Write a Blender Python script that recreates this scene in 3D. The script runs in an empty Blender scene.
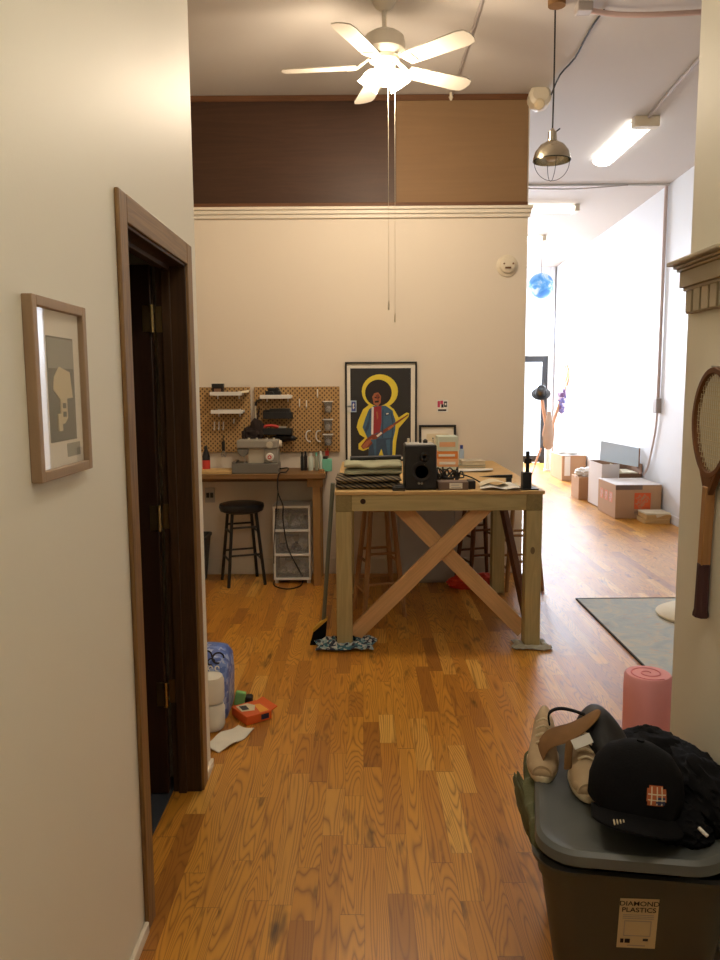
import bpy, bmesh, math, random
from mathutils import Vector, Matrix, noise
random.seed(7)
PI = math.pi
SC = bpy.context.scene
COL = SC.collection

# ------------------------------------------------------------------ camera
F, IW, IH, CH = 780.0, 720, 960, 1.53
_p, _r, _y = math.radians(6.94), math.radians(0.35), math.radians(0.147)
FW = Vector((-math.sin(_y)*math.cos(_p), math.cos(_y)*math.cos(_p), -math.sin(_p)))
RT = Vector((math.cos(_y), math.sin(_y), 0))
UP = RT.cross(FW)
R2 = RT*math.cos(_r) - UP*math.sin(_r)
U2 = RT*math.sin(_r) + UP*math.cos(_r)
CAMP = Vector((0, 0, CH))

def at(px, py, ax, v):
    """point where the sight line of a photo pixel meets the plane axis=v (measuring only)"""
    d = FW + R2*((px-IW/2)/F) + U2*((IH/2-py)/F)
    return CAMP + d*((v-CAMP[ax])/d[ax])
def atx(px, py, v): return at(px, py, 0, v)
def aty(px, py, v): return at(px, py, 1, v)
def atz(px, py, v): return at(px, py, 2, v)

cam = bpy.data.cameras.new('camera')
co = bpy.data.objects.new('camera', cam)
COL.objects.link(co)
m = Matrix.Identity(4)
for i in range(3):
    m[i][0], m[i][1], m[i][2], m[i][3] = R2[i], U2[i], -FW[i], CAMP[i]
co.matrix_world = m
cam.sensor_fit = 'HORIZONTAL'
cam.sensor_width = 36
cam.lens = 36*F/IW
cam.clip_start = 0.02
SC.camera = co

# ------------------------------------------------------------------ materials
def lin(c):
    c = c/255.0
    return c/12.92 if c <= 0.04045 else ((c+0.055)/1.055)**2.4
def rgb(r, g, b): return (lin(r), lin(g), lin(b), 1)

class NT:
    def __init__(s, name):
        s.m = bpy.data.materials.new(name); s.m.use_nodes = True
        s.t = s.m.node_tree; s.b = s.t.nodes['Principled BSDF']
    def n(s, typ, **kw):
        nd = s.t.nodes.new(typ)
        for k, v in kw.items(): setattr(nd, k, v)
        return nd
    def l(s, a, b): s.t.links.new(a, b)
    def math(s, op, a, b=None, c=None):
        nd = s.n('ShaderNodeMath', operation=op)
        for i, v in enumerate((a, b, c)):
            if v is None: continue
            if isinstance(v, (int, float)): nd.inputs[i].default_value = v
            else: s.l(v, nd.inputs[i])
        return nd.outputs[0]
    def mix(s, f, a, b):
        nd = s.n('ShaderNodeMix', data_type='RGBA')
        if isinstance(f, (int, float)): nd.inputs[0].default_value = f
        else: s.l(f, nd.inputs[0])
        for i, v in ((6, a), (7, b)):
            if isinstance(v, tuple): nd.inputs[i].default_value = v
            else: s.l(v, nd.inputs[i])
        return nd.outputs[2]
    def ramp(s, f, stops):
        nd = s.n('ShaderNodeValToRGB')
        e = nd.color_ramp.elements
        while len(e) < len(stops): e.new(0.5)
        for i, (p, c) in enumerate(stops): e[i].position = p; e[i].color = c
        s.l(f, nd.inputs[0]); return nd.outputs[0]
    def coords(s, kind='Object', scale=(1, 1, 1)):
        tc = s.n('ShaderNodeTexCoord'); mp = s.n('ShaderNodeMapping')
        mp.inputs['Scale'].default_value = scale
        s.l(tc.outputs[kind], mp.inputs[0]); return mp.outputs[0]
    def noise(s, vec, scale=5, detail=3, rough=0.5, dist=0):
        nd = s.n('ShaderNodeTexNoise')
        nd.inputs['Scale'].default_value = scale; nd.inputs['Detail'].default_value = detail
        nd.inputs['Roughness'].default_value = rough; nd.inputs['Distortion'].default_value = dist
        s.l(vec, nd.inputs['Vector']); return nd.outputs['Fac']
    def bump(s, h, strength=0.2, dist=0.01):
        nd = s.n('ShaderNodeBump')
        nd.inputs['Strength'].default_value = strength; nd.inputs['Distance'].default_value = dist
        s.l(h, nd.inputs['Height']); s.l(nd.outputs[0], s.b.inputs['Normal'])

def scl(c, k): return (min(1, c[0]*k), min(1, c[1]*k), min(1, c[2]*k), 1)

def mat(name, c, rough=0.6, metal=0.0, var=0.08, scale=12, bump=0.0, bscale=60, spec=0.5, **kw):
    t = NT(name)
    v = t.coords()
    f = t.noise(v, scale, 4)
    t.l(t.mix(f, scl(c, 1-var), scl(c, 1+var)), t.b.inputs['Base Color'])
    t.b.inputs['Roughness'].default_value = rough
    t.b.inputs['Metallic'].default_value = metal
    t.b.inputs['Specular IOR Level'].default_value = spec
    if bump: t.bump(t.noise(v, bscale, 3), bump, 0.004)
    for k, val in kw.items(): t.b.inputs[k.replace('_', ' ')].default_value = val
    return t.m

def wood(name, c1, c2, axis=2, k=1.0, rough=0.55, line=0.35, knots=False, spec=0.3):
    """grain that runs along one axis of the object"""
    t = NT(name)
    sc = [14*k, 14*k, 14*k]; sc[axis] = 0.9*k
    v = t.coords('Object', tuple(sc))
    f = t.noise(v, 1.0, 3, 0.55, 0.4)
    g = t.math('FRACT', t.math('MULTIPLY', f, 9.0))
    g = t.math('MULTIPLY', t.math('SMOOTH_MIN', g, t.math('SUBTRACT', 1.0, g), 0.1), 2.0)
    fine = t.noise(t.coords('Object', tuple([x*9 if i != axis else x*2 for i, x in enumerate(sc)])), 1.0, 2)
    a = t.mix(f, c1, c2)
    a = t.mix(t.math('MULTIPLY', t.math('SUBTRACT', 1.0, g), line), a, scl(c1, 0.5))
    a = t.mix(t.math('MULTIPLY', fine, 0.25), a, scl(c1, 0.7))
    if knots:
        s2 = [5.0, 5.0, 5.0]; s2[axis] = 3.0
        vo = t.n('ShaderNodeTexVoronoi'); vo.inputs['Scale'].default_value = 1.0
        t.l(t.coords('Object', tuple(s2)), vo.inputs['Vector'])
        kn = t.math('LESS_THAN', vo.outputs['Distance'], 0.075)
        a = t.mix(t.math('MULTIPLY', kn, 0.75), a, rgb(70, 45, 25))
    t.l(a, t.b.inputs['Base Color'])
    t.b.inputs['Roughness'].default_value = rough
    t.b.inputs['Specular IOR Level'].default_value = spec
    return t.m

def emit(name, c, s):
    t = NT(name)
    t.b.inputs['Base Color'].default_value = c
    t.b.inputs['Emission Color'].default_value = c
    t.b.inputs['Emission Strength'].default_value = s
    return t.m

def glass(name, alpha=0.12, tint=(1, 1, 1, 1), rough=0.02):
    t = NT(name)
    tr = t.n('ShaderNodeBsdfTransparent'); tr.inputs[0].default_value = tint
    gl = t.n('ShaderNodeBsdfGlossy'); gl.inputs['Roughness'].default_value = rough
    lw_ = t.n('ShaderNodeLayerWeight'); lw_.inputs['Blend'].default_value = 0.5
    mx = t.n('ShaderNodeMixShader')
    fz = t.math('MULTIPLY_ADD', t.math('POWER', lw_.outputs['Facing'], 4.0), 0.6, alpha)
    t.l(fz, mx.inputs[0])
    t.l(tr.outputs[0], mx.inputs[1]); t.l(gl.outputs[0], mx.inputs[2])
    t.l(mx.outputs[0], t.t.nodes['Material Output'].inputs['Surface'])
    return t.m

def floor_material():
    t = NT('oak_strip_floor')
    tc = t.n('ShaderNodeTexCoord'); sp = t.n('ShaderNodeSeparateXYZ')
    t.l(tc.outputs['Object'], sp.inputs[0])
    X, Y = sp.outputs[0], sp.outputs[1]
    bw = 0.0715
    xs = t.math('DIVIDE', X, bw)
    row = t.math('FLOOR', xs); fx = t.math('FRACT', xs)
    w1 = t.n('ShaderNodeTexWhiteNoise', noise_dimensions='1D'); t.l(row, w1.inputs['W'])
    rlen = t.math('MULTIPLY_ADD', w1.outputs['Value'], 0.45, 0.38)
    w2 = t.n('ShaderNodeTexWhiteNoise', noise_dimensions='1D'); t.l(t.math('ADD', row, 37.3), w2.inputs['W'])
    ys = t.math('ADD', t.math('DIVIDE', Y, rlen), t.math('MULTIPLY', w2.outputs['Value'], 9.0))
    # uneven board lengths inside a row
    wob = t.math('MULTIPLY', t.math('SINE', t.math('MULTIPLY_ADD', ys, 2.3, row)), 0.28)
    ys = t.math('ADD', ys, wob)
    seg = t.math('FLOOR', ys); fy = t.math('FRACT', ys)
    cv = t.n('ShaderNodeCombineXYZ'); t.l(row, cv.inputs[0]); t.l(seg, cv.inputs[1])
    wn = t.n('ShaderNodeTexWhiteNoise', noise_dimensions='3D'); t.l(cv.outputs[0], wn.inputs['Vector'])
    rnd, rcol = wn.outputs['Value'], wn.outputs['Color']
    rs = t.n('ShaderNodeSeparateColor'); t.l(rcol, rs.inputs[0])
    # grain coordinates, shifted by board
    gv = t.n('ShaderNodeCombineXYZ')
    t.l(t.math('MULTIPLY_ADD', X, 12.0, t.math('MULTIPLY', rs.outputs[0], 50)), gv.inputs[0])
    t.l(t.math('MULTIPLY_ADD', Y, 1.0, t.math('MULTIPLY', rs.outputs[1], 50)), gv.inputs[1])
    t.l(t.math('MULTIPLY', rs.outputs[2], 20), gv.inputs[2])
    f = t.noise(gv.outputs[0], 1.0, 1.5, 0.4, 0.25)
    g = t.math('FRACT', t.math('MULTIPLY', f, 24.0))
    lines = t.math('POWER', t.math('ABSOLUTE', t.math('SUBTRACT', t.math('MULTIPLY', g, 2.0), 1.0)), 3.0)
    pv = t.n('ShaderNodeCombineXYZ')
    t.l(t.math('MULTIPLY', X, 420.0), pv.inputs[0]); t.l(t.math('MULTIPLY', Y, 16.0), pv.inputs[1]); t.l(rnd, pv.inputs[2])
    pores = t.noise(pv.outputs[0], 1.0, 2, 0.6)
    base = t.ramp(rnd, [(0.0, rgb(164, 106, 38)), (0.2, rgb(198, 134, 44)), (0.6, rgb(220, 158, 58)), (0.85, rgb(206, 140, 48)), (1.0, rgb(236, 184, 88))])
    col = t.mix(t.math('MULTIPLY', lines, 0.72), base, rgb(124, 68, 16))
    col = t.mix(t.math('MULTIPLY', pores, 0.25), col, rgb(136, 84, 32))
    # dark mineral streaks and knots
    kv = t.n('ShaderNodeCombineXYZ')
    t.l(t.math('MULTIPLY_ADD', X, 9.0, t.math('MULTIPLY', rs.outputs[1], 30)), kv.inputs[0])
    t.l(t.math('MULTIPLY_ADD', Y, 2.2, t.math('MULTIPLY', rs.outputs[2], 30)), kv.inputs[1])
    kn = t.noise(kv.outputs[0], 1.3, 3, 0.6)
    km = t.n('ShaderNodeMapRange'); km.inputs[1].default_value = 0.61; km.inputs[2].default_value = 0.76
    t.l(kn, km.inputs[0])
    col = t.mix(t.math('MULTIPLY', km.outputs[0], 0.9), col, rgb(52, 28, 10))
    # seams
    e = 0.010
    sx = t.math('MAXIMUM', t.math('LESS_THAN', fx, e), t.math('GREATER_THAN', fx, 1-e))
    sy = t.math('LESS_THAN', t.math('MULTIPLY', fy, rlen), 0.0022)
    seam = t.math('MAXIMUM', sx, sy)
    col = t.mix(t.math('MULTIPLY', seam, 0.5), col, rgb(80, 44, 16))
    t.l(col, t.b.inputs['Base Color'])
    big = t.noise(t.coords('Object'), 1.3, 3)
    t.l(t.math('ADD', t.math('MULTIPLY_ADD', big, 0.12, 0.22), t.math('MULTIPLY', pores, 0.12)), t.b.inputs['Roughness'])
    t.b.inputs['Specular IOR Level'].default_value = 0.5
    hb = t.math('SUBTRACT', t.math('MULTIPLY', t.noise(t.coords('Object', (14, 1.2, 1)), 1.0, 2), 0.6), t.math('MULTIPLY', seam, 0.5))
    t.bump(hb, 0.12, 0.004)
    return t.m

def plaster(name, c, var=0.03, rough=0.55, spec=0.35):
    t = NT(name)
    v = t.coords()
    f = t.noise(v, 1.2, 4); g = t.noise(v, 90, 3)
    t.l(t.mix(f, scl(c, 1-var), scl(c, 1+var)), t.b.inputs['Base Color'])
    t.b.inputs['Roughness'].default_value = rough
    t.b.inputs['Specular IOR Level'].default_value = spec
    t.bump(t.math('ADD', g, t.math('MULTIPLY', f, 3)), 0.07, 0.004)
    return t.m

def pegboard_material():
    t = NT('pegboard')
    tc = t.n('ShaderNodeTexCoord'); sp = t.n('ShaderNodeSeparateXYZ'); t.l(tc.outputs['Object'], sp.inputs[0])
    a = 0.036
    def dots(ox):
        u = t.math('SUBTRACT', t.math('FRACT', t.math('ADD', t.math('DIVIDE', sp.outputs[0], a), ox)), 0.5)
        w = t.math('SUBTRACT', t.math('FRACT', t.math('ADD', t.math('DIVIDE', sp.outputs[2], a), ox)), 0.5)
        d = t.math('ADD', t.math('POWER', t.math('MULTIPLY', u, 1.3), 2.0), t.math('POWER', w, 2.0))
        return t.math('LESS_THAN', d, 0.052)
    f = t.math('MAXIMUM', dots(0.0), dots(0.5))
    base = t.mix(t.noise(t.coords(), 30, 3), rgb(176, 140, 88), rgb(190, 152, 98))
    t.l(t.mix(f, base, rgb(92, 64, 36)), t.b.inputs['Base Color'])
    t.b.inputs['Roughness'].default_value = 0.7
    return t.m

def stripes(name, c1, c2, scale, axis=(1, 1, 0), dist=2.0, rough=0.85):
    t = NT(name)
    w = t.n('ShaderNodeTexWave'); w.inputs['Scale'].default_value = scale
    w.inputs['Distortion'].default_value = dist; w.inputs['Detail'].default_value = 1
    w.bands_direction = 'DIAGONAL'
    t.l(t.coords('Object', axis), w.inputs['Vector'])
    t.l(t.ramp(w.outputs['Fac'], [(0.35, c1), (0.6, c2)]), t.b.inputs['Base Color'])
    t.b.inputs['Roughness'].default_value = rough
    return t.m

def plaid(name, cols, scale=22, rough=0.9):
    t = NT(name)
    vo = t.n('ShaderNodeTexVoronoi', distance='CHEBYCHEV'); vo.inputs['Scale'].default_value = scale
    t.l(t.coords(), vo.inputs['Vector'])
    sp = t.n('ShaderNodeSeparateColor'); t.l(vo.outputs['Color'], sp.inputs[0])
    k = len(cols)
    r = t.ramp(sp.outputs[0], [(i/k, c) for i, c in enumerate(cols)])
    for nd in t.t.nodes:
        if nd.type == 'VALTORGB': nd.color_ramp.interpolation = 'CONSTANT'
    t.l(r, t.b.inputs['Base Color']); t.b.inputs['Roughness'].default_value = rough
    t.bump(t.noise(t.coords(), 60, 3), 0.4, 0.004)
    return t.m

def rug_material():
    t = NT('faded_rug')
    v = t.coords()
    f = t.noise(v, 5, 5, 0.65, 1.0); g = t.noise(v, 11, 4, 0.6, 1.5); h = t.noise(v, 140, 2)
    c = t.ramp(f, [(0.3, rgb(172, 182, 186)), (0.48, rgb(192, 200, 198)), (0.6, rgb(214, 208, 192)), (0.72, rgb(180, 194, 200))])
    c = t.mix(t.ramp(g, [(0.56, (0, 0, 0, 1)), (0.68, (0.8, 0.8, 0.8, 1))]), c, rgb(214, 190, 172))
    c = t.mix(t.math('MULTIPLY', h, 0.3), c, rgb(158, 166, 170))
    t.l(c, t.b.inputs['Base Color']); t.b.inputs['Roughness'].default_value = 0.95
    t.bump(h, 0.4, 0.003)
    return t.m

def globe_material():
    t = NT('blue_globe')
    v = t.coords()
    f = t.noise(v, 5, 4, 0.6, 0.6)
    t.l(t.ramp(f, [(0.40, rgb(48, 122, 196)), (0.52, rgb(92, 158, 212)), (0.60, rgb(190, 206, 212))]), t.b.inputs['Base Color'])
    t.b.inputs['Roughness'].default_value = 0.35
    return t.m

M = {}
M['floor'] = floor_material()
M['wall'] = plaster('warm_white_wall_paint', rgb(232, 228, 212), rough=0.5, spec=0.3)
M['wallback'] = plaster('cream_wall_paint', rgb(230, 218, 200), rough=0.6)
M['wallfar'] = plaster('white_wall_paint', rgb(232, 234, 236), rough=0.5)
M['ceil'] = plaster('ceiling_paint', rgb(205, 198, 190), rough=0.7)
M['trim'] = mat('white_trim_paint', rgb(228, 218, 200), 0.45, var=0.03)
M['taupe'] = mat('taupe_trim_paint', rgb(176, 164, 140), 0.5, var=0.04)
M['darkpanel'] = wood('dark_walnut_panel', rgb(62, 40, 26), rgb(80, 53, 35), 0, 0.6, 0.5, 0.25)
M['tanpanel'] = wood('tan_hardboard_panel', rgb(132, 102, 70), rgb(142, 112, 78), 0, 0.5, 0.65, 0.08)
M['panelstrip'] = wood('redbrown_strip', rgb(104, 68, 42), rgb(122, 82, 52), 0, 1, 0.55)
M['casing'] = wood('stained_oak_casing', rgb(128, 95, 56), rgb(160, 125, 80), 2, 1.2, 0.45, 0.6)
M['casingh'] = wood('stained_oak_head_casing', rgb(128, 95, 56), rgb(160, 125, 80), 1, 1.2, 0.45, 0.6)
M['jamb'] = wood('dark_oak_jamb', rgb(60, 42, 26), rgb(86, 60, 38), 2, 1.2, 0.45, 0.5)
M['doorleaf'] = wood('dark_door', rgb(46, 28, 20), rgb(60, 38, 26), 2, 0.7, 0.4, 0.3)
M['brass'] = mat('aged_brass', rgb(170, 150, 105), 0.35, 1.0)
M['carpet'] = mat('dark_blue_carpet', rgb(52, 58, 66), 0.95, var=0.25, scale=80, bump=0.5, bscale=200)
M['steel'] = mat('brushed_steel', rgb(190, 190, 188), 0.28, 1.0)
M['alu'] = mat('spun_aluminium', rgb(205, 198, 180), 0.22, 1.0, var=0.03)
M['darkmetal'] = mat('dark_metal', rgb(60, 60, 58), 0.4, 0.8)
M['black'] = mat('black_plastic', rgb(24, 24, 26), 0.45)
M['blackmatte'] = mat('black_fabric', rgb(17, 17, 19), 0.95, var=0.25, scale=40, bump=0.3, bscale=220, spec=0.15)
M['blackframe'] = mat('black_frame_paint', rgb(22, 20, 20), 0.4)
M['white'] = mat('white_plastic', rgb(228, 226, 220), 0.4, var=0.02)
M['offwhite'] = mat('ivory_plastic', rgb(222, 210, 186), 0.45, var=0.03)
M['fanwhite'] = mat('fan_enamel', rgb(214, 206, 190), 0.4, var=0.02)
M['paper'] = mat('white_paper', rgb(232, 230, 222), 0.85, var=0.03)
M['cream'] = mat('cream_paper', rgb(226, 214, 184), 0.85, var=0.04)
M['cord'] = mat('black_cord', rgb(20, 18, 18), 0.6)
M['greycord'] = mat('grey_brown_conduit', rgb(176, 166, 160), 0.5, var=0.05)
M['pinkpipe'] = mat('painted_pipe', rgb(212, 184, 176), 0.45, var=0.08, scale=4)
M['copper'] = mat('painted_wall_pipe', rgb(212, 192, 182), 0.5, 0.0, var=0.06)
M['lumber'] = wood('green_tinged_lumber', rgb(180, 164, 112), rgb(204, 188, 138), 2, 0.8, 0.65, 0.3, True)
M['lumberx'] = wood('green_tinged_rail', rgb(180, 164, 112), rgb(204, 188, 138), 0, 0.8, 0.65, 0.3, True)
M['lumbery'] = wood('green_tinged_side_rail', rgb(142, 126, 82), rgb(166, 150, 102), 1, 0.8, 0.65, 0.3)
M['pine'] = wood('pine_brace', rgb(212, 168, 114), rgb(230, 190, 138), 0, 0.8, 0.55, 0.25, True)
M['plytop'] = wood('plywood_top', rgb(206, 170, 112), rgb(222, 188, 132), 0, 0.5, 0.55, 0.15)
M['stoolwood'] = wood('stool_beech', rgb(156, 114, 70), rgb(180, 134, 86), 2, 1, 0.5, 0.2)
M['stooldark'] = wood('stool_brown', rgb(104, 64, 36), rgb(124, 80, 46), 2, 1, 0.5, 0.2)
M['desktop'] = wood('desk_top_wood', rgb(126, 92, 54), rgb(146, 110, 68), 0, 0.6, 0.5, 0.25)
M['desklegs'] = wood('desk_leg_wood', rgb(156, 120, 72), rgb(176, 138, 88), 2, 0.8, 0.55, 0.2)
M['peg'] = pegboard_material()
M['frameoak'] = wood('ash_frame_wood', rgb(158, 132, 104), rgb(176, 149, 120), 2, 1.5, 0.5, 0.12)
M['picglass'] = glass('picture_glass', 0.03)
M['pane'] = glass('window_pane', 0.02)
M['sewgrey'] = mat('sewing_machine_grey', rgb(150, 146, 136), 0.45, var=0.02)
M['sewdark'] = mat('sewing_machine_dark_grey', rgb(112, 108, 100), 0.5, var=0.03)
M['sewlight'] = mat('sewing_machine_light_panel', rgb(186, 178, 160), 0.45, var=0.02)
M['clear'] = mat('frosted_clear_plastic', rgb(170, 170, 168), 0.2, var=0.1, Alpha=0.28)
M['teal'] = mat('mint_card', rgb(120, 196, 170), 0.6)
M['red'] = mat('red_plastic', rgb(200, 60, 50), 0.5)
M['redbag'] = mat('red_plastic_bag', rgb(222, 62, 34), 0.45, var=0.2, scale=20)
M['greybox'] = mat('grey_cabinet_paint', rgb(186, 184, 180), 0.6)
M['bluegrey'] = mat('dark_grey_bin_plastic', rgb(58, 60, 60), 0.55)
M['tote'] = mat('grey_tote_plastic', rgb(76, 76, 68), 0.5, var=0.06, bump=0.08, bscale=300)
M['lid'] = mat('grey_lid_plastic', rgb(92, 96, 94), 0.42, var=0.05)
M['green_cloth'] = mat('olive_cloth', rgb(92, 94, 62), 0.9, var=0.3, scale=18, bump=0.3, bscale=120)
M['tan'] = mat('tan_suede', rgb(128, 92, 52), 0.85, var=0.2, scale=30)
M['beige'] = mat('beige_suede', rgb(186, 162, 128), 0.85, var=0.12, scale=40)
M['sole'] = mat('cream_rubber_sole', rgb(222, 206, 172), 0.6)
M['foam'] = mat('pink_foam', rgb(246, 172, 174), 0.8, var=0.05, bump=0.15, bscale=150)
M['cardboard'] = mat('cardboard', rgb(190, 152, 116), 0.85, var=0.05, scale=6)
M['cardwhite'] = mat('white_cardboard', rgb(222, 214, 208), 0.85, var=0.04, scale=6)
M['carddark'] = mat('cardboard_inside', rgb(140, 104, 78), 0.9, var=0.05, scale=6)
M['bluepanel'] = mat('pale_blue_card', rgb(222, 238, 250), 0.7, var=0.02)
M['orange'] = mat('orange_print', rgb(224, 100, 48), 0.7)
M['tapeprint'] = mat('grey_brown_tape', rgb(120, 100, 88), 0.5)
M['rug'] = rug_material()
M['rugedge'] = mat('rug_binding', rgb(66, 70, 72), 0.95)
M['palegreen'] = mat('pale_sage_fabric', rgb(182, 182, 152), 0.9, var=0.1, scale=20, bump=0.3, bscale=150)
M['striped'] = stripes('black_striped_fabric', rgb(30, 28, 26), rgb(136, 122, 98), 17, (1, 0.3, 2.0), 3)
M['ragblue'] = plaid('blue_plaid_rag', [rgb(206, 208, 202), rgb(70, 120, 136), rgb(60, 66, 84), rgb(160, 186, 190)], 55)
M['raggrey'] = mat('grey_white_rag', rgb(190, 186, 170), 0.9, var=0.3, scale=40, bump=0.4)
M['oar'] = wood('pale_oar_wood', rgb(176, 130, 98), rgb(192, 148, 116), 2, 1, 0.6, 0.1)
M['violet'] = plaid('violet_flower_cloth', [rgb(196, 178, 206), rgb(112, 84, 122), rgb(226, 214, 226), rgb(120, 118, 176)], 16)
M['flame'] = mat('orange_leaf', rgb(220, 134, 56), 0.6, var=0.2)
M['globe'] = globe_material()
M['bottleblue'] = mat('pale_blue_bottle', rgb(170, 190, 212), 0.25)
M['bluecap'] = mat('blue_cap', rgb(52, 70, 150), 0.4)
M['bookgreen'] = mat('greyish_green_book', rgb(150, 150, 130), 0.7)
M['bookgrey'] = mat('light_book', rgb(196, 186, 166), 0.7)
M['peach'] = mat('peach_print', rgb(226, 176, 136), 0.7)
M['orangeband'] = mat('orange_band', rgb(226, 140, 70), 0.7)
M['mint'] = mat('pale_mint_card', rgb(204, 214, 200), 0.7)
M['darkbrown'] = mat('dark_brown_fabric', rgb(44, 32, 28), 0.95, var=0.3, scale=25)
M['lcdgreen'] = mat('green_sponge', rgb(140, 200, 120), 0.9)
M['towelblue'] = plaid('blue_printed_wrap', [rgb(92, 122, 196), rgb(122, 150, 214), rgb(170, 186, 222), rgb(84, 108, 180)], 40, 0.35)
M['towelwhite'] = mat('paper_towel', rgb(226, 222, 208), 0.85, var=0.04)
M['ink'] = mat('dark_ink', rgb(30, 26, 40), 0.7)
M['navy'] = mat('navy_print', rgb(40, 46, 78), 0.7)
M['yellowprint'] = mat('yellow_print', rgb(228, 208, 66), 0.7)
M['posterblack'] = mat('poster_black', rgb(38, 36, 36), 0.6)
M['denim'] = mat('denim_print', rgb(64, 100, 130), 0.7, var=0.3, scale=60)
M['denimdark'] = mat('dark_denim_print', rgb(52, 74, 100), 0.7, var=0.3, scale=60)
M['skin'] = mat('brown_skin_print', rgb(168, 100, 66), 0.7, var=0.3, scale=60)
M['hairprint'] = mat('black_hair_print', rgb(36, 28, 26), 0.7)
M['redprint'] = mat('red_shirt_print', rgb(150, 46, 52), 0.7)
M['guitarprint'] = mat('red_brown_guitar_print', rgb(130, 60, 40), 0.6)
M['matte'] = mat('cream_mat_board', rgb(240, 234, 220), 0.85, var=0.02)
M['artgrey'] = mat('grey_green_print', rgb(116, 116, 104), 0.7, var=0.04)
M['artlight'] = mat('pale_grey_print', rgb(160, 160, 146), 0.7, var=0.04)
M['artcream'] = mat('cream_print', rgb(216, 202, 166), 0.7, var=0.04)
M['lens'] = mat('dark_lens', rgb(16, 16, 18), 0.2)
M['yellow'] = mat('yellow_plastic', rgb(200, 160, 60), 0.5)
M['broomgrey'] = mat('grey_green_handle', rgb(110, 116, 104), 0.4, 0.2)
M['boxorange'] = mat('orange_carton', rgb(222, 98, 36), 0.55)
M['cartonyellow'] = mat('yellow_orange_print', rgb(240, 168, 60), 0.55)
M['pinkprint'] = mat('pink_print', rgb(200, 70, 100), 0.7)
M['bulbglass'] = emit('lit_frosted_glass', (1.0, 0.84, 0.62, 1), 22)
M['tube'] = emit('lit_fluorescent_diffuser', (1.0, 0.98, 0.93, 1), 6)
M['fillglass'] = emit('added_fill_globe', (1.0, 0.92, 0.80, 1), 8)  # glow of the added fill lamp in the hall
M['redled'] = mat('brown_slot', rgb(110, 74, 40), 0.5)

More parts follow.
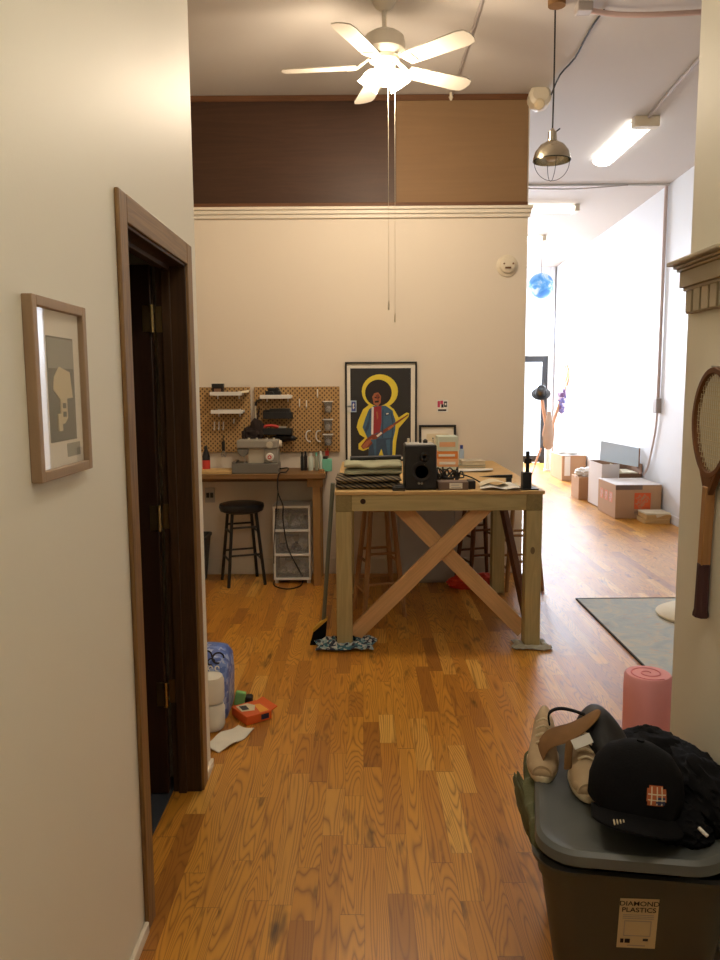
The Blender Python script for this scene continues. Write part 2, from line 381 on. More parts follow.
# ------------------------------------------------------------------ mesh builder
class MB:
    def __init__(s): s.bm = bmesh.new(); s.mi = 0
    def _tag(s, geom_faces):
        for f in geom_faces: f.material_index = s.mi
        return s
    def box(s, x0, x1, y0, y1, z0, z1, rot=None, pivot=None):
        vs = [s.bm.verts.new((x, y, z)) for z in (z0, z1) for y in (y0, y1) for x in (x0, x1)]
        if rot is not None:
            pv = Vector(pivot) if pivot is not None else Vector(((x0+x1)/2, (y0+y1)/2, (z0+z1)/2))
            for v in vs: v.co = pv + rot @ (v.co-pv)
        q = [(0, 2, 3, 1), (4, 5, 7, 6), (0, 1, 5, 4), (2, 6, 7, 3), (0, 4, 6, 2), (1, 3, 7, 5)]
        return s._tag([s.bm.faces.new([vs[i] for i in f]) for f in q])
    def bar(s, p, q, w, h, upv=(0, 0, 1)):
        """rectangular bar from p to q, w across, h along upv"""
        p, q = Vector(p), Vector(q); d = (q-p).normalized()
        u = Vector(upv); u = (u-d*u.dot(d)).normalized(); r = d.cross(u)
        vs = []
        for c in (p, q):
            for a, b in ((-1, -1), (1, -1), (1, 1), (-1, 1)):
                vs.append(s.bm.verts.new(c+r*(a*w/2)+u*(b*h/2)))
        q4 = [(3, 2, 1, 0), (4, 5, 6, 7)]+[(i, (i+1) % 4, 4+(i+1) % 4, 4+i) for i in range(4)]
        return s._tag([s.bm.faces.new([vs[i] for i in f]) for f in q4])
    def loft(s, rings, cap0=True, cap1=True, closed=True):
        R = [[s.bm.verts.new(p) for p in r] for r in rings]
        fs = []
        n = len(R[0])
        for a, b in zip(R[:-1], R[1:]):
            for i in range(n if closed else n-1):
                j = (i+1) % n
                try: fs.append(s.bm.faces.new((a[i], a[j], b[j], b[i])))
                except ValueError: pass
        if cap0: fs.append(s.bm.faces.new(list(reversed(R[0]))))
        if cap1: fs.append(s.bm.faces.new(R[-1]))
        return s._tag(fs)
    def cyl(s, p, q, r, r2=None, n=16):
        p, q = Vector(p), Vector(q); d = (q-p).normalized()
        u = d.orthogonal().normalized(); w = d.cross(u)
        r2 = r if r2 is None else r2
        ring = lambda c, rr: [c+(u*math.cos(2*PI*i/n)+w*math.sin(2*PI*i/n))*rr for i in range(n)]
        return s.loft([ring(p, r), ring(q, r2)])
    def tube(s, pts, r, n=8, smooth=3, taper=None):
        pts = [Vector(p) for p in pts]
        if smooth and len(pts) > 2:
            P = [pts[0]*2-pts[1]]+pts+[pts[-1]*2-pts[-2]]; out = []
            for i in range(1, len(P)-2):
                for k in range(smooth):
                    t = k/smooth; a, b, c, d = P[i-1:i+3]
                    out.append(0.5*((2*b)+(c-a)*t+(2*a-5*b+4*c-d)*t*t+(3*b-a-3*c+d)*t**3))
            out.append(pts[-1]); pts = out
        rings = []; u = None
        for i, p in enumerate(pts):
            d = (pts[min(i+1, len(pts)-1)]-pts[max(i-1, 0)]).normalized()
            if u is None: u = d.orthogonal().normalized()
            else:
                u = u-d*u.dot(d)
                u = u.normalized() if u.length > 1e-6 else d.orthogonal().normalized()
            w = d.cross(u)
            rr = r if taper is None else r+(taper-r)*i/(len(pts)-1)
            rings.append([p+(u*math.cos(2*PI*k/n)+w*math.sin(2*PI*k/n))*rr for k in range(n)])
        return s.loft(rings)
    def lathe(s, prof, c=(0, 0, 0), n=24, rot=None, cap0=True, cap1=True):
        c = Vector(c)
        rings = []
        for r, z in prof:
            ring = [Vector((r*math.cos(2*PI*i/n), r*math.sin(2*PI*i/n), z)) for i in range(n)]
            if rot is not None: ring = [rot @ v for v in ring]
            rings.append([c+v for v in ring])
        return s.loft(rings, cap0, cap1)
    def prism(s, pts, d):
        """closed 3D polygon pushed along vector d"""
        d = Vector(d)
        a = [Vector(p) for p in pts]
        return s.loft([a, [p+d for p in a]])
    def poly(s, pts):
        return s._tag([s.bm.faces.new([s.bm.verts.new(p) for p in pts])])
    def sphere(s, c, r, sub=3, amp=0, fr=1.0, seed=0, ridge=False, zmin=None, rot=None):
        c = Vector(c); r = Vector(r) if not isinstance(r, (int, float)) else Vector((r, r, r))
        g = bmesh.ops.create_icosphere(s.bm, subdivisions=sub, radius=1.0)
        off = Vector((seed*7.3, seed*3.1, seed*1.7))
        for v in g['verts']:
            d = v.co.copy()
            nn = noise.noise(d*fr+off) + 0.5*noise.noise(d*fr*2.1+off)
            if ridge: nn = 0.6-1.6*abs(noise.noise(d*fr+off)) - 0.7*abs(noise.noise(d*fr*2.3+off))
            k = 1+amp*nn
            p = Vector((d.x*r.x, d.y*r.y, d.z*r.z))*k
            if rot is not None: p = rot @ p
            p += c
            if zmin is not None and p.z < zmin: p.z = zmin+0.0005*random.random()
            v.co = p
        return s._tag({f for v in g['verts'] for f in v.link_faces})
    def sheet(s, fn, nu, nv, thick=0.002):
        """cloth-like sheet: fn(u,v)->Vector, given a thickness downward"""
        top = [[s.bm.verts.new(fn(i/nu, j/nv)) for i in range(nu+1)] for j in range(nv+1)]
        bot = [[s.bm.verts.new(fn(i/nu, j/nv)-Vector((0, 0, thick))) for i in range(nu+1)] for j in range(nv+1)]
        fs = []
        for j in range(nv):
            for i in range(nu):
                fs.append(s.bm.faces.new((top[j][i], top[j][i+1], top[j+1][i+1], top[j+1][i])))
                fs.append(s.bm.faces.new((bot[j+1][i], bot[j+1][i+1], bot[j][i+1], bot[j][i])))
        edge = [(0, i) for i in range(nu)]+[(j, nu) for j in range(nv)]+[(nv, i) for i in range(nu, 0, -1)]+[(j, 0) for j in range(nv, 0, -1)]
        for a, b in zip(edge, edge[1:]+edge[:1]):
            fs.append(s.bm.faces.new((top[a[0]][a[1]], bot[a[0]][a[1]], bot[b[0]][b[1]], top[b[0]][b[1]])))
        return s._tag(fs)
    def build(s, name, mats, parent=None, off=None, bev=0, seg=2, smooth=True, sub=0, label=None):
        if not isinstance(mats, (list, tuple)): mats = [mats]
        if off is None and parent is not None and not parent.get('local'): off = parent_world(parent)
        if off is not None: bmesh.ops.translate(s.bm, verts=s.bm.verts, vec=-Vector(off))
        bmesh.ops.recalc_face_normals(s.bm, faces=s.bm.faces)
        me = bpy.data.meshes.new(name); s.bm.to_mesh(me); s.bm.free()
        for q in mats: me.materials.append(M[q] if isinstance(q, str) else q)
        if smooth:
            me.shade_smooth(); me.set_sharp_from_angle(angle=math.radians(38))
        o = bpy.data.objects.new(name, me); COL.objects.link(o)
        if parent is not None: o.parent = parent
        elif off is not None: o.location = off
        if bev:
            b = o.modifiers.new('edge', 'BEVEL'); b.width = bev; b.segments = seg; b.limit_method = 'ANGLE'
            b.harden_normals = False
        if sub:
            u = o.modifiers.new('soft', 'SUBSURF'); u.levels = u.render_levels = sub
        if label: o['label'] = label
        return o

def parent_world(o):
    v = Vector((0, 0, 0))
    while o is not None:
        v += o.location; o = o.parent
    return v

def tag(o, label, cat, group=None, kind=None):
    o['label'] = label; o['category'] = cat
    if group: o['group'] = group
    if kind: o['kind'] = kind
    return o
def struct(o): o['kind'] = 'structure'; return o
def thing(name, label, cat, loc, group=None, rz=0, local=False):
    o = bpy.data.objects.new(name, None); COL.objects.link(o)
    o.location = loc; o.rotation_euler = (0, 0, rz); o.empty_display_size = 0.05
    tag(o, label, cat, group)
    if local or rz: o['local'] = 1
    return o
def copy_tree(o, parent=None):
    c = o.copy(); COL.objects.link(c)
    if parent is not None: c.parent = parent
    for ch in list(o.children): copy_tree(ch, c)
    return c
def text_mesh(txt, size, extr=0.0, align='CENTER', spacing=1.0):
    cu = bpy.data.curves.new('lettering', 'FONT'); cu.body = txt; cu.size = size
    cu.extrude = extr; cu.align_x = align; cu.align_y = 'CENTER'; cu.space_character = spacing
    cu.offset = size*0.012
    ob = bpy.data.objects.new('lettering', cu); COL.objects.link(ob)
    dg = bpy.context.evaluated_depsgraph_get(); dg.update()
    me = bpy.data.meshes.new_from_object(ob.evaluated_get(dg))
    bpy.data.objects.remove(ob); bpy.data.curves.remove(cu)
    return me
def add_text(mb, txt, size, origin, ux, uy, lift=0.0006, spacing=1.0):
    """flat lettering laid on a surface: ux = reading direction, uy = up"""
    me = text_mesh(txt, size, spacing=spacing)
    ux, uy = Vector(ux).normalized(), Vector(uy).normalized(); n = ux.cross(uy)
    vs = [mb.bm.verts.new(Vector(origin)+ux*v.co.x+uy*v.co.y+n*lift) for v in me.vertices]
    for p in me.polygons:
        try: f = mb.bm.faces.new([vs[i] for i in p.vertices]); f.material_index = mb.mi
        except ValueError: pass
    bpy.data.meshes.remove(me)
def rrect(w, d, r, z, cx=0, cy=0, n=6):
    out = []
    for k, (sx, sy) in enumerate(((1, 1), (-1, 1), (-1, -1), (1, -1))):
        for i in range(n+1):
            a = k*PI/2 + i/n*PI/2
            out.append(Vector((cx+sx*(w/2-r)+r*math.cos(a), cy+sy*(d/2-r)+r*math.sin(a), z)))
    return out
def Rx(a): return Matrix.Rotation(a, 3, 'X')
def Ry(a): return Matrix.Rotation(a, 3, 'Y')
def Rz(a): return Matrix.Rotation(a, 3, 'Z')

# ------------------------------------------------------------------ the setting
HC = 3.72          # ceiling height
YB = 6.25          # front face of the wall at the back of the work area
XWE = 3.72         # outer limit of the far room
def XW(y): return 3.42+(y-8.9)*0.044      # long white wall, slightly out of square
YE = 15.2          # shop front
XL, XR = -0.62, 0.94
b = MB(); b.box(-2.4, XWE+0.1, -2.3, YE+0.1, -0.1, 0); struct(b.build('floor', 'floor', smooth=False))
b = MB(); b.box(-2.3, -0.725, -2.2, 2.9, 0.0, 0.006); struct(b.build('floor_side', 'carpet', smooth=False))
b = MB(); b.box(-2.4, XWE+0.1, -2.3, YE+0.1, HC, HC+0.1); struct(b.build('ceiling', 'ceil', smooth=False))
# left hall wall with its doorway
DY0, DY1, DZ = 2.096, 2.81, 1.958
b = MB()
b.box(XL-0.095, XL, -2.2, DY0, 0, HC); b.box(XL-0.095, XL, DY1, 3.0, 0, HC); b.box(XL-0.095, XL, DY0, DY1, DZ, HC)
struct(b.build('wall_left', 'wall', smooth=False))
b = MB(); b.box(-2.3, XL-0.095, 2.9, 3.0, 0, HC); struct(b.build('wall_partition', 'wall', smooth=False))
b = MB(); b.box(-2.4, -2.3, -2.3, YB+0.15, 0, HC); struct(b.build('wall_side', 'wall', smooth=False))
b = MB(); b.box(-2.3, 1.298, YB, YB+0.15, 0, HC); struct(b.build('wall_back', 'wallback', smooth=False))
b = MB(); b.box(1.15, 1.298, YB+0.15, YE, 0, HC); struct(b.build('wall_middle', 'wallfar', smooth=False))
b = MB(); b.box(XR, XR+0.16, -2.2, 2.285, 0, HC); struct(b.build('wall_right', 'wall', smooth=False))
b = MB(); b.prism([(XW(-2.3), -2.3, 0), (XWE+0.1, -2.3, 0), (XWE+0.1, YE, 0), (XW(YE), YE, 0)], (0, 0, HC)); struct(b.build('wall_far', 'wallfar', smooth=False))
b = MB(); b.box(-2.4, XW(-2.2), -2.3, -2.2, 0, HC); struct(b.build('wall_rear', 'wall', smooth=False))
# shop front: glazed door, window, transoms
b = MB()
b.box(1.298, XW(YE), YE-0.1, YE+0.1, 3.12, HC); b.box(3.58, XW(YE), YE-0.1, YE+0.1, 0, 3.12)
struct(b.build('wall_front', 'wallfar', smooth=False))
d2 = struct(thing('door_2', 'black framed glass shop door at the far end', 'door', (2.95, YE, 0))); del d2['category']
b = MB()
for x0, x1, z0, z1 in ((2.5, 2.6, 0, 2.06), (3.475, 3.58, 0, 2.06), (2.6, 3.475, 1.95, 2.06), (2.6, 3.475, 0.02, 0.14)):
    b.box(x0, x1, YE-0.06, YE+0.02, z0, z1)
b.build('door_frame', 'blackframe', d2, bev=0.004)
b = MB(); b.box(2.6, 3.475, YE-0.025, YE-0.015, 0.14, 1.95); b.build('door_pane', 'pane', d2, smooth=False)
b = MB(); b.tube([(2.64, YE-0.06, 0.9), (2.64, YE-0.11, 0.92), (2.64, YE-0.11, 1.2), (2.64, YE-0.06, 1.22)], 0.012); b.build('door_handle', 'steel', d2)
w1 = struct(thing('window_1', 'bright transom and shop window', 'window', (2.3, YE, 0))); del w1['category']
b = MB()
for x0, x1, z0, z1 in ((1.3, 3.58, 3.05, 3.12), (1.3, 3.58, 2.06, 2.12), (1.3, 1.36, 0.5, 3.05), (2.44, 2.5, 0, 2.06), (1.3, 2.44, 0.5, 0.58)):
    b.box(x0, x1, YE-0.05, YE+0.02, z0, z1)
b.build('window_frame', 'trim', w1, bev=0.004)
b = MB(); b.box(1.3, 3.58, YE-0.02, YE-0.012, 2.12, 3.05); b.box(1.36, 2.44, YE-0.02, YE-0.012, 0.58, 2.08); b.build('window_pane', 'pane', w1, smooth=False)
b = MB(); b.box(1.3, 2.44, YE-0.1, YE+0.1, 0, 0.5); struct(b.build('wall_front_sill', 'wallfar', smooth=False))
b = MB(); b.box(3.59, 3.66, YE-0.16, YE-0.1, 0, HC); struct(b.build('trim_6', 'wallfar', bev=0.006))

# upper panelling on the back wall and its ledge
zt, zb = 3.72, 2.895
xsplit = aty(396, 150, YB).x
b = MB(); b.box(-2.3, xsplit-0.06, YB-0.012, YB, zb+0.03, zt-0.045); struct(b.build('trim_1', 'darkpanel', smooth=False))
b = MB(); b.box(xsplit-0.06, xsplit, YB-0.018, YB, zb+0.03, zt-0.045); struct(b.build('trim_2', 'darkpanel', smooth=False))
b = MB(); b.box(xsplit, 1.285, YB-0.012, YB, zb+0.03, zt-0.045); struct(b.build('trim_3', 'tanpanel', smooth=False))
b = MB()
b.box(-2.3, 1.296, YB-0.022, YB, zt-0.045, zt-0.002); b.box(-2.3, 1.29, YB-0.022, YB, zb, zb+0.032)
struct(b.build('trim_4', 'panelstrip', bev=0.003))
b = MB()
b.box(-2.3, 1.33, YB-0.05, YB+0.0, 2.872, 2.895); b.box(-2.3, 1.322, YB-0.035, YB, 2.842, 2.872); b.box(-2.3, 1.31, YB-0.02, YB, 2.812, 2.842)
b.box(1.298, 1.33, YB, YB+0.15, 2.872, 2.895); b.box(1.298, 1.322, YB, YB+0.15, 2.842, 2.872)
struct(b.build('trim_5', 'trim', bev=0.004))
b = MB(); b.box(-2.3, 1.298, YB-0.014, YB, 0, 0.13); struct(b.build('baseboard_back', 'trim', bev=0.004))
b = MB(); b.box(XL, XL+0.014, -2.2, 2.030, 0, 0.035); b.box(XL, XL+0.014, 2.88, 3.0, 0, 0.035); struct(b.build('baseboard_left', 'trim', bev=0.004))
b = MB(); b.prism([(XW(-2.2)-0.014, -2.2, 0), (XW(-2.2), -2.2, 0), (XW(YE-0.16), YE-0.16, 0), (XW(YE-0.16)-0.014, YE-0.16, 0)], (0, 0, 0.1)); struct(b.build('baseboard_far', 'wallfar', bev=0.004))
b = MB(); b.box(XR-0.014, XR, -2.2, 2.285, 0, 0.06); struct(b.build('baseboard_right', 'trim', bev=0.004))

# doorway in the left wall: casing, jamb, open dark door on three hinges
d1 = struct(thing('door_1', 'dark stained door standing open in the left wall', 'door', (XL, 2.48, 0))); del d1['category']
CT = 2.028
b = MB(); b.box(XL, XL+0.013, 2.030, DY0+0.004, 0, CT); b.build('casing', 'casing', d1, bev=0.004)
b = MB(); b.box(XL, XL+0.013, DY1-0.004, 2.88, 0, CT); b.build('casing', 'casing', d1, bev=0.004)
b = MB(); b.box(XL+0.0005, XL+0.0125, DY0+0.004, DY1-0.004, DZ-0.004, CT); b.build('head_casing', 'casingh', d1, bev=0.003)
b = MB()
b.box(XL-0.102, XL+0.004, DY0-0.02, DY0+0.012, 0, DZ+0.01); b.box(XL-0.102, XL+0.004, DY1-0.012, DY1+0.02, 0, DZ+0.01); b.box(XL-0.102, XL+0.004, DY0, DY1, DZ-0.012, DZ+0.01)
b.box(XL-0.08, XL-0.05, DY1-0.024, DY1-0.01, 0, DZ); b.box(XL-0.08, XL-0.05, DY0+0.01, DY0+0.024, 0, DZ); b.box(XL-0.08, XL-0.05, DY0+0.01, DY1-0.01, DZ-0.026, DZ-0.01)
b.build('jamb', 'jamb', d1, bev=0.002)
b = MB(); b.box(XL-0.79, XL-0.112, DY1-0.045, DY1-0.01, 0.012, DZ-0.01)
b.build('door_leaf', 'doorleaf', d1, bev=0.003)
for z in (1.764, 1.06, 0.40):
    b = MB(); b.cyl((XL-0.108, DY1-0.052, z-0.045), (XL-0.108, DY1-0.052, z+0.045), 0.007, n=10)
    b.box(XL-0.104, XL-0.075, DY1-0.016, DY1-0.0115, z-0.045, z+0.045); b.box(XL-0.142, XL-0.112, DY1-0.048, DY1-0.0445, z-0.045, z+0.045)
    for q in (-0.045, -0.015, 0.015, 0.045): b.cyl((XL-0.108, DY1-0.052, z+q-0.002), (XL-0.108, DY1-0.052, z+q+0.002), 0.0085, n=10)
    b.build('hinge', 'brass', d1)

# carved bracket (taupe) on the right wall end
t = thing('wall_bracket', 'taupe moulded capital bracket with fluted front at the right wall edge', 'bracket', (XR, 2.13, 1.72))
b = MB(); b.box(0.925, XR, 2.005, 2.268, 1.725, 1.795)
for i in range(5):
    y0 = 2.012+i*0.052
    b.box(0.9195, 0.926, y0, y0+0.038, 1.727, 1.79)
b.box(0.917, XR, 2.0, 2.272, 1.788, 1.798)
b.build('fluted_base', 'taupe', t, bev=0.002)
b = MB(); b.box(0.907, XR, 1.99, 2.276, 1.798, 1.842); b.build('frieze', 'taupe', t, bev=0.002)
b = MB(); b.box(0.899, XR, 1.985, 2.28, 1.842, 1.850); b.box(0.889, XR, 1.978, 2.283, 1.850, 1.858); b.box(0.872, XR, 1.968, 2.2849, 1.858, 1.870)
b.build('cornice', 'taupe', t, bev=0.003)

# ------------------------------------------------------------------ ceiling and wall fixtures
FX, FY = 0.142, 4.74
t = thing('ceiling_fan', 'white five blade ceiling fan with glowing light kit', 'ceiling fan', (FX, FY, HC))
b = MB(); b.lathe([(0.07, HC), (0.07, HC-0.02), (0.055, HC-0.05), (0.025, HC-0.075)], (FX, FY, 0)); b.build('canopy', 'fanwhite', t)
b = MB(); b.cyl((FX, FY, HC-0.07), (FX, FY, 3.52), 0.013); b.build('downrod', 'fanwhite', t)
b = MB(); b.lathe([(0.03, 3.54), (0.075, 3.53), (0.112, 3.505), (0.12, 3.47), (0.12, 3.43), (0.10, 3.405), (0.085, 3.40), (0.085, 3.375), (0.06, 3.365), (0.05, 3.33), (0.03, 3.32)], (FX, FY, 0), 32)
b.build('motor_housing', 'fanwhite', t)
for k in range(5):
    a = math.radians(30+72*k); R = Rz(a)
    def L(x, y, z): return Vector((FX, FY, 0)) + R @ Vector((x, y, z))
    b = MB(); prof = []
    pts = [(0.16, -0.05), (0.2, -0.056), (0.54, -0.066), (0.585, -0.055), (0.6, -0.02), (0.6, 0.02), (0.585, 0.055), (0.54, 0.066), (0.2, 0.056), (0.16, 0.05)]
    tilt = -0.2
    b.loft([[L(x, y, 3.345+tilt*y+dz) for x, y in pts] for dz in (0, 0.006)])
    b.build('blade', 'fanwhite', t)
    b = MB(); b.loft([[L(0.08, -0.014, 3.40+dz), L(0.08, 0.014, 3.40+dz), L(0.16, 0.022, 3.341+dz), L(0.22, 0.04, 3.336+dz), L(0.22, -0.04, 3.352+dz), L(0.16, -0.022, 3.349+dz)] for dz in (0, -0.005)])
    b.build('blade_arm', 'fanwhite', t)
for k in range(3):
    a = math.radians(-90+120*k)
    dr = Vector((math.cos(a), math.sin(a), 0)); c0 = Vector((FX, FY, 3.345))+dr*0.045
    ax = (dr*0.75+Vector((0, 0, -1))).normalized()
    rot = Vector((0, 0, 1)).rotation_difference(ax).to_matrix()
    b = MB(); b.cyl(c0-ax*0.02, c0+ax*0.02, 0.02, n=14); b.build('lamp_arm', 'fanwhite', t)
    b = MB(); b.lathe([(0.022, 0.015), (0.04, 0.03), (0.052, 0.06), (0.055, 0.085), (0.066, 0.115), (0.060, 0.112), (0.03, 0.10)], c0, 20, rot)
    b.build('lamp_shade', 'bulbglass', t)
for px, zend in ((388.5, 1.97), (395, 1.90)):
    x = aty(px, 200, FY-0.07).x
    b = MB(); ylo = zend
    b.cyl((x, FY-0.07, 3.35), (x, FY-0.07, zend+0.05), 0.0013, n=6)
    o = b.build('pull_chain', 'offwhite', t)
    b = MB(); b.lathe([(0.003, zend+0.05), (0.006, zend+0.03), (0.005, zend), (0.002, zend-0.004)], (x, FY-0.07, 0), 8)
    b.build('chain_pull', 'offwhite', o, off=Vector((FX, FY, HC)))

# thin raceway on the ceiling by the fan
b = MB(); b.box(0.694, 0.712, 2.4, YB-0.02, HC-0.012, HC); tag(b.build('cable_raceway', 'greycord', off=(0.7, 4.5, HC), bev=0.003), 'thin pale cable raceway on the ceiling to the right of the fan', 'raceway')
c = aty(451, 97, YB-0.04)
b = MB(); b.cyl((c.x, YB-0.04, HC), (c.x, YB-0.04, HC-0.03), 0.012, n=10); b.cyl((c.x, YB-0.04, HC-0.03), (c.x, YB-0.04, HC-0.055), 0.018, 0.008, n=10)
tag(b.build('ceiling_hook', 'offwhite', off=(c.x, YB-0.04, HC)), 'small ivory plug at the end of the ceiling raceway above the tan panel', 'hook')

# smoke detector
c = aty(507, 266, YB)
t = thing('smoke_detector', 'round ivory smoke detector high on the cream wall', 'smoke detector', (c.x, YB, c.z))
rot = Rx(PI/2)
b = MB(); b.lathe([(0.083, 0), (0.083, 0.012), (0.07, 0.018)], c, 28, rot); b.build('base', 'offwhite', t)
b = MB(); b.lathe([(0.06, 0.015), (0.058, 0.036), (0.045, 0.045), (0.0, 0.046)], c, 28, rot, cap1=False); b.build('cover', 'offwhite', t)
b = MB(); b.box(c.x-0.022, c.x+0.024, YB-0.049, YB-0.044, c.z-0.026, c.z-0.012); b.build('slot', 'redled', t)
for sx in (-0.03, 0.04):
    b = MB(); b.cyl((c.x+sx, YB-0.048, c.z+0.012), (c.x+sx, YB-0.042, c.z+0.012), 0.007, n=10); b.build('vent', 'redled', t)

# alarm horn on the corner under the ceiling
ex = 1.345
t = thing('alarm_light', 'ivory alarm light with round lens at the ceiling corner', 'alarm light', (ex, 6.16, HC))
b = MB(); b.lathe([(0.075, -0.05), (0.085, -0.03), (0.085, 0.05), (0.06, 0.07)], (ex, 6.16, 3.655), 20, Rx(PI/2.3)); b.build('housing', 'offwhite', t)
b = MB(); b.lathe([(0.04, 0), (0.04, 0.02), (0.03, 0.03), (0, 0.032)], (ex-0.01, 6.105, 3.60), 16, Rx(PI/2+0.5), cap1=False); b.build('lens', 'sole', t)
b = MB(); b.cyl((ex, 6.16, 3.68), (ex, 6.16, HC), 0.04, n=14); b.build('mount', 'offwhite', t)
b = MB()
pp = [Vector((ex+0.08, 6.14, 3.66)), atz(560, 75, HC-0.02), atz(575, 58, HC-0.015), atz(590, 30, HC-0.01), atz(604, 10, HC-0.008)]
b.tube([p if isinstance(p, Vector) else Vector(p) for p in pp], 0.006)
tag(b.build('ceiling_cable', 'cord', off=(1.5, 5.4, HC)), 'black cable looping over the white ceiling to the alarm light', 'cable')

# brooder work lamp
LX, LY = 1.155, 4.9
t = thing('hanging_lamp', 'round aluminium clamp lamp hanging on a long black cord', 'lamp', (LX, LY, HC))
b = MB(); b.lathe([(0.112, 2.862), (0.11, 2.885), (0.098, 2.92), (0.07, 2.955), (0.034, 2.975), (0.030, 2.972), (0.066, 2.948), (0.093, 2.916), (0.105, 2.884), (0.107, 2.862)], (LX, LY, 0), 36, cap0=False, cap1=False)
b.build('hood', 'alu', t)
b = MB(); b.cyl((LX, LY, 2.965), (LX, LY, 3.03), 0.028, 0.026); b.cyl((LX, LY, 3.03), (LX, LY, 3.05), 0.02, 0.008); b.build('socket', 'alu', t)
b = MB(); b.lathe([(0.016, 2.97), (0.02, 2.95), (0.042, 2.91), (0.045, 2.885), (0.03, 2.868), (0, 2.864)], (LX, LY, 0), 20, cap1=False); b.build('bulb', 'sole', t)
b = MB()
for a in (0, PI/2):
    b.tube([(LX+0.108*math.cos(a)*math.cos(q), LY+0.108*math.sin(a)*math.cos(q), 2.868-0.12*math.sin(q)) for q in [PI*i/8 for i in range(9)]], 0.0018, 6)
b.tube([(LX+0.112*math.cos(q), LY+0.112*math.sin(q), 2.865) for q in [2*PI*i/24 for i in range(25)]], 0.002, 6)
b.build('wire_guard', 'darkmetal', t)
b = MB(); b.tube([(LX, LY, 3.04), (LX+0.002, LY, 3.4), (LX, LY, HC)], 0.005); b.build('cord', 'cord', t)
b = MB(); b.tube([(LX+0.02, LY, 3.03), (LX+0.045, LY, 3.05)], 0.004); b.build('switch_key', 'darkmetal', t)
# ceiling wiring by the lamp
b = MB(); b.cyl((LX-0.02, 4.78, HC), (LX-0.02, 4.78, HC-0.035), 0.05, n=18); tag(b.build('junction_box', 'tan', off=(LX-0.02, 4.78, HC)), 'small tan junction box on the ceiling where the lamp cord starts', 'junction box')
j = atz(584, 4, HC)
b = MB(); b.box(j.x-0.045, j.x+0.045, j.y-0.04, j.y+0.04, HC-0.05, HC); tag(b.build('junction_box', 'greycord', off=(j.x, j.y, HC), bev=0.006), 'grey junction box on the ceiling at the end of the pinkish pipe', 'junction box')
b = MB(); b.tube([(j.x, j.y, HC-0.03), (j.x+0.2, j.y+0.03, HC-0.045), (j.x+0.45, j.y, HC-0.06), (j.x+0.8, j.y, HC-0.045), (2.6, j.y, HC-0.04)], 0.016)
tag(b.build('ceiling_pipe', 'pinkpipe', off=(j.x+0.4, j.y, HC)), 'pinkish pipe across the ceiling near the top edge of the photo', 'pipe')

# fluorescent fixtures
def fluor(label, x0, x1, y0, y1, alongy=True):
    t = thing('ceiling_light', label, 'ceiling light', ((x0+x1)/2, (y0+y1)/2, HC), 'fluorescent ceiling lights')
    b = MB(); b.box(x0+0.02, x1-0.02, y0+0.02, y1-0.02, HC-0.03, HC); b.build('housing', 'white', t, bev=0.004)
    ring = lambda v, k: ([Vector((x0+(x1-x0)*(0.5+0.5*math.cos(a)), v, HC-0.03-0.05*math.sin(a))) for a in [PI*i/8 for i in range(9)]] if alongy else
                         [Vector((v, y0+(y1-y0)*(0.5+0.5*math.cos(a)), HC-0.03-0.05*math.sin(a))) for a in [PI*i/8 for i in range(9)]])
    ends = (y0+0.03, y1-0.0) if alongy else (x0+0.0, x1-0.03)
    b = MB(); b.loft([ring(ends[0], 0), ring(ends[1], 0)]); b.build('diffuser', 'tube', t)
    b = MB()
    if alongy: b.box(x0-0.005, x1+0.005, y0-0.06, y0+0.03, HC-0.085, HC)
    else: b.box(x1-0.03, x1+0.03, y0-0.005, y1+0.005, HC-0.085, HC)
    b.build('end_cap', 'offwhite', t, bev=0.006)
fluor('near fluorescent ceiling light running lengthwise beside the grey conduit', 2.27, 2.47, 6.8, 7.95)
fluor('second fluorescent ceiling light, crosswise just beyond the conduit', 1.45, 2.66, 9.9, 10.1, False)
fluor('farthest small looking fluorescent ceiling light near the blue globe', 1.5, 2.72, 11.9, 12.1, False)
b = MB()
for p, q in ((atz(650, 118, HC-0.02), atz(697, 58, HC-0.02)),):
    b.tube([Vector((2.38, 6.75, HC-0.012)), Vector((2.30, 5.6, HC-0.012)), Vector((2.26, 4.0, HC-0.012))], 0.012)
tag(b.build('conduit', 'greycord', off=(2.3, 5.6, HC)), 'grey conduit along the ceiling feeding the near fluorescent light', 'conduit')
b = MB(); b.box(1.298, XW(8.95), 8.95, 8.975, HC-0.024, HC); tag(b.build('conduit', 'white', off=(2.4, 8.97, HC), bev=0.008), 'conduit crossing the white ceiling from wall to wall', 'conduit')
b = MB(); b.tube([(1.4, 8.93, HC-0.02), (1.9, 8.93, HC-0.05), (2.4, 8.93, HC-0.055), (2.95, 8.93, HC-0.02)], 0.006); tag(b.build('sagging_cable', 'greycord', off=(2.2, 8.93, HC)), 'thin cable sagging below the conduit across the ceiling', 'cable')
cy = 9.0
X1 = XW(cy)
t = thing('wall_conduit', 'pale pipe running down the white wall to a switch box', 'conduit', (X1-0.02, cy, 1.2))
b = MB(); b.tube([(X1-0.024, cy, HC-0.02), (X1-0.024, cy, 2.4), (X1-0.024, cy, 1.36)], 0.02, 10); b.build('pipe', 'copper', t)
b = MB(); b.box(X1-0.06, X1, cy-0.05, cy+0.05, 1.19, 1.36); b.build('switch_box', 'greycord', t, bev=0.006)
b = MB(); b.tube([(X1-0.024, cy, 1.2), (X1-0.02, cy+0.06, 0.95), (X1-0.016, cy+0.25, 0.55), (X1-0.02, cy+0.38, 0.43)], 0.012); b.build('cable', 'copper', t)
X1 = XW(10.04)
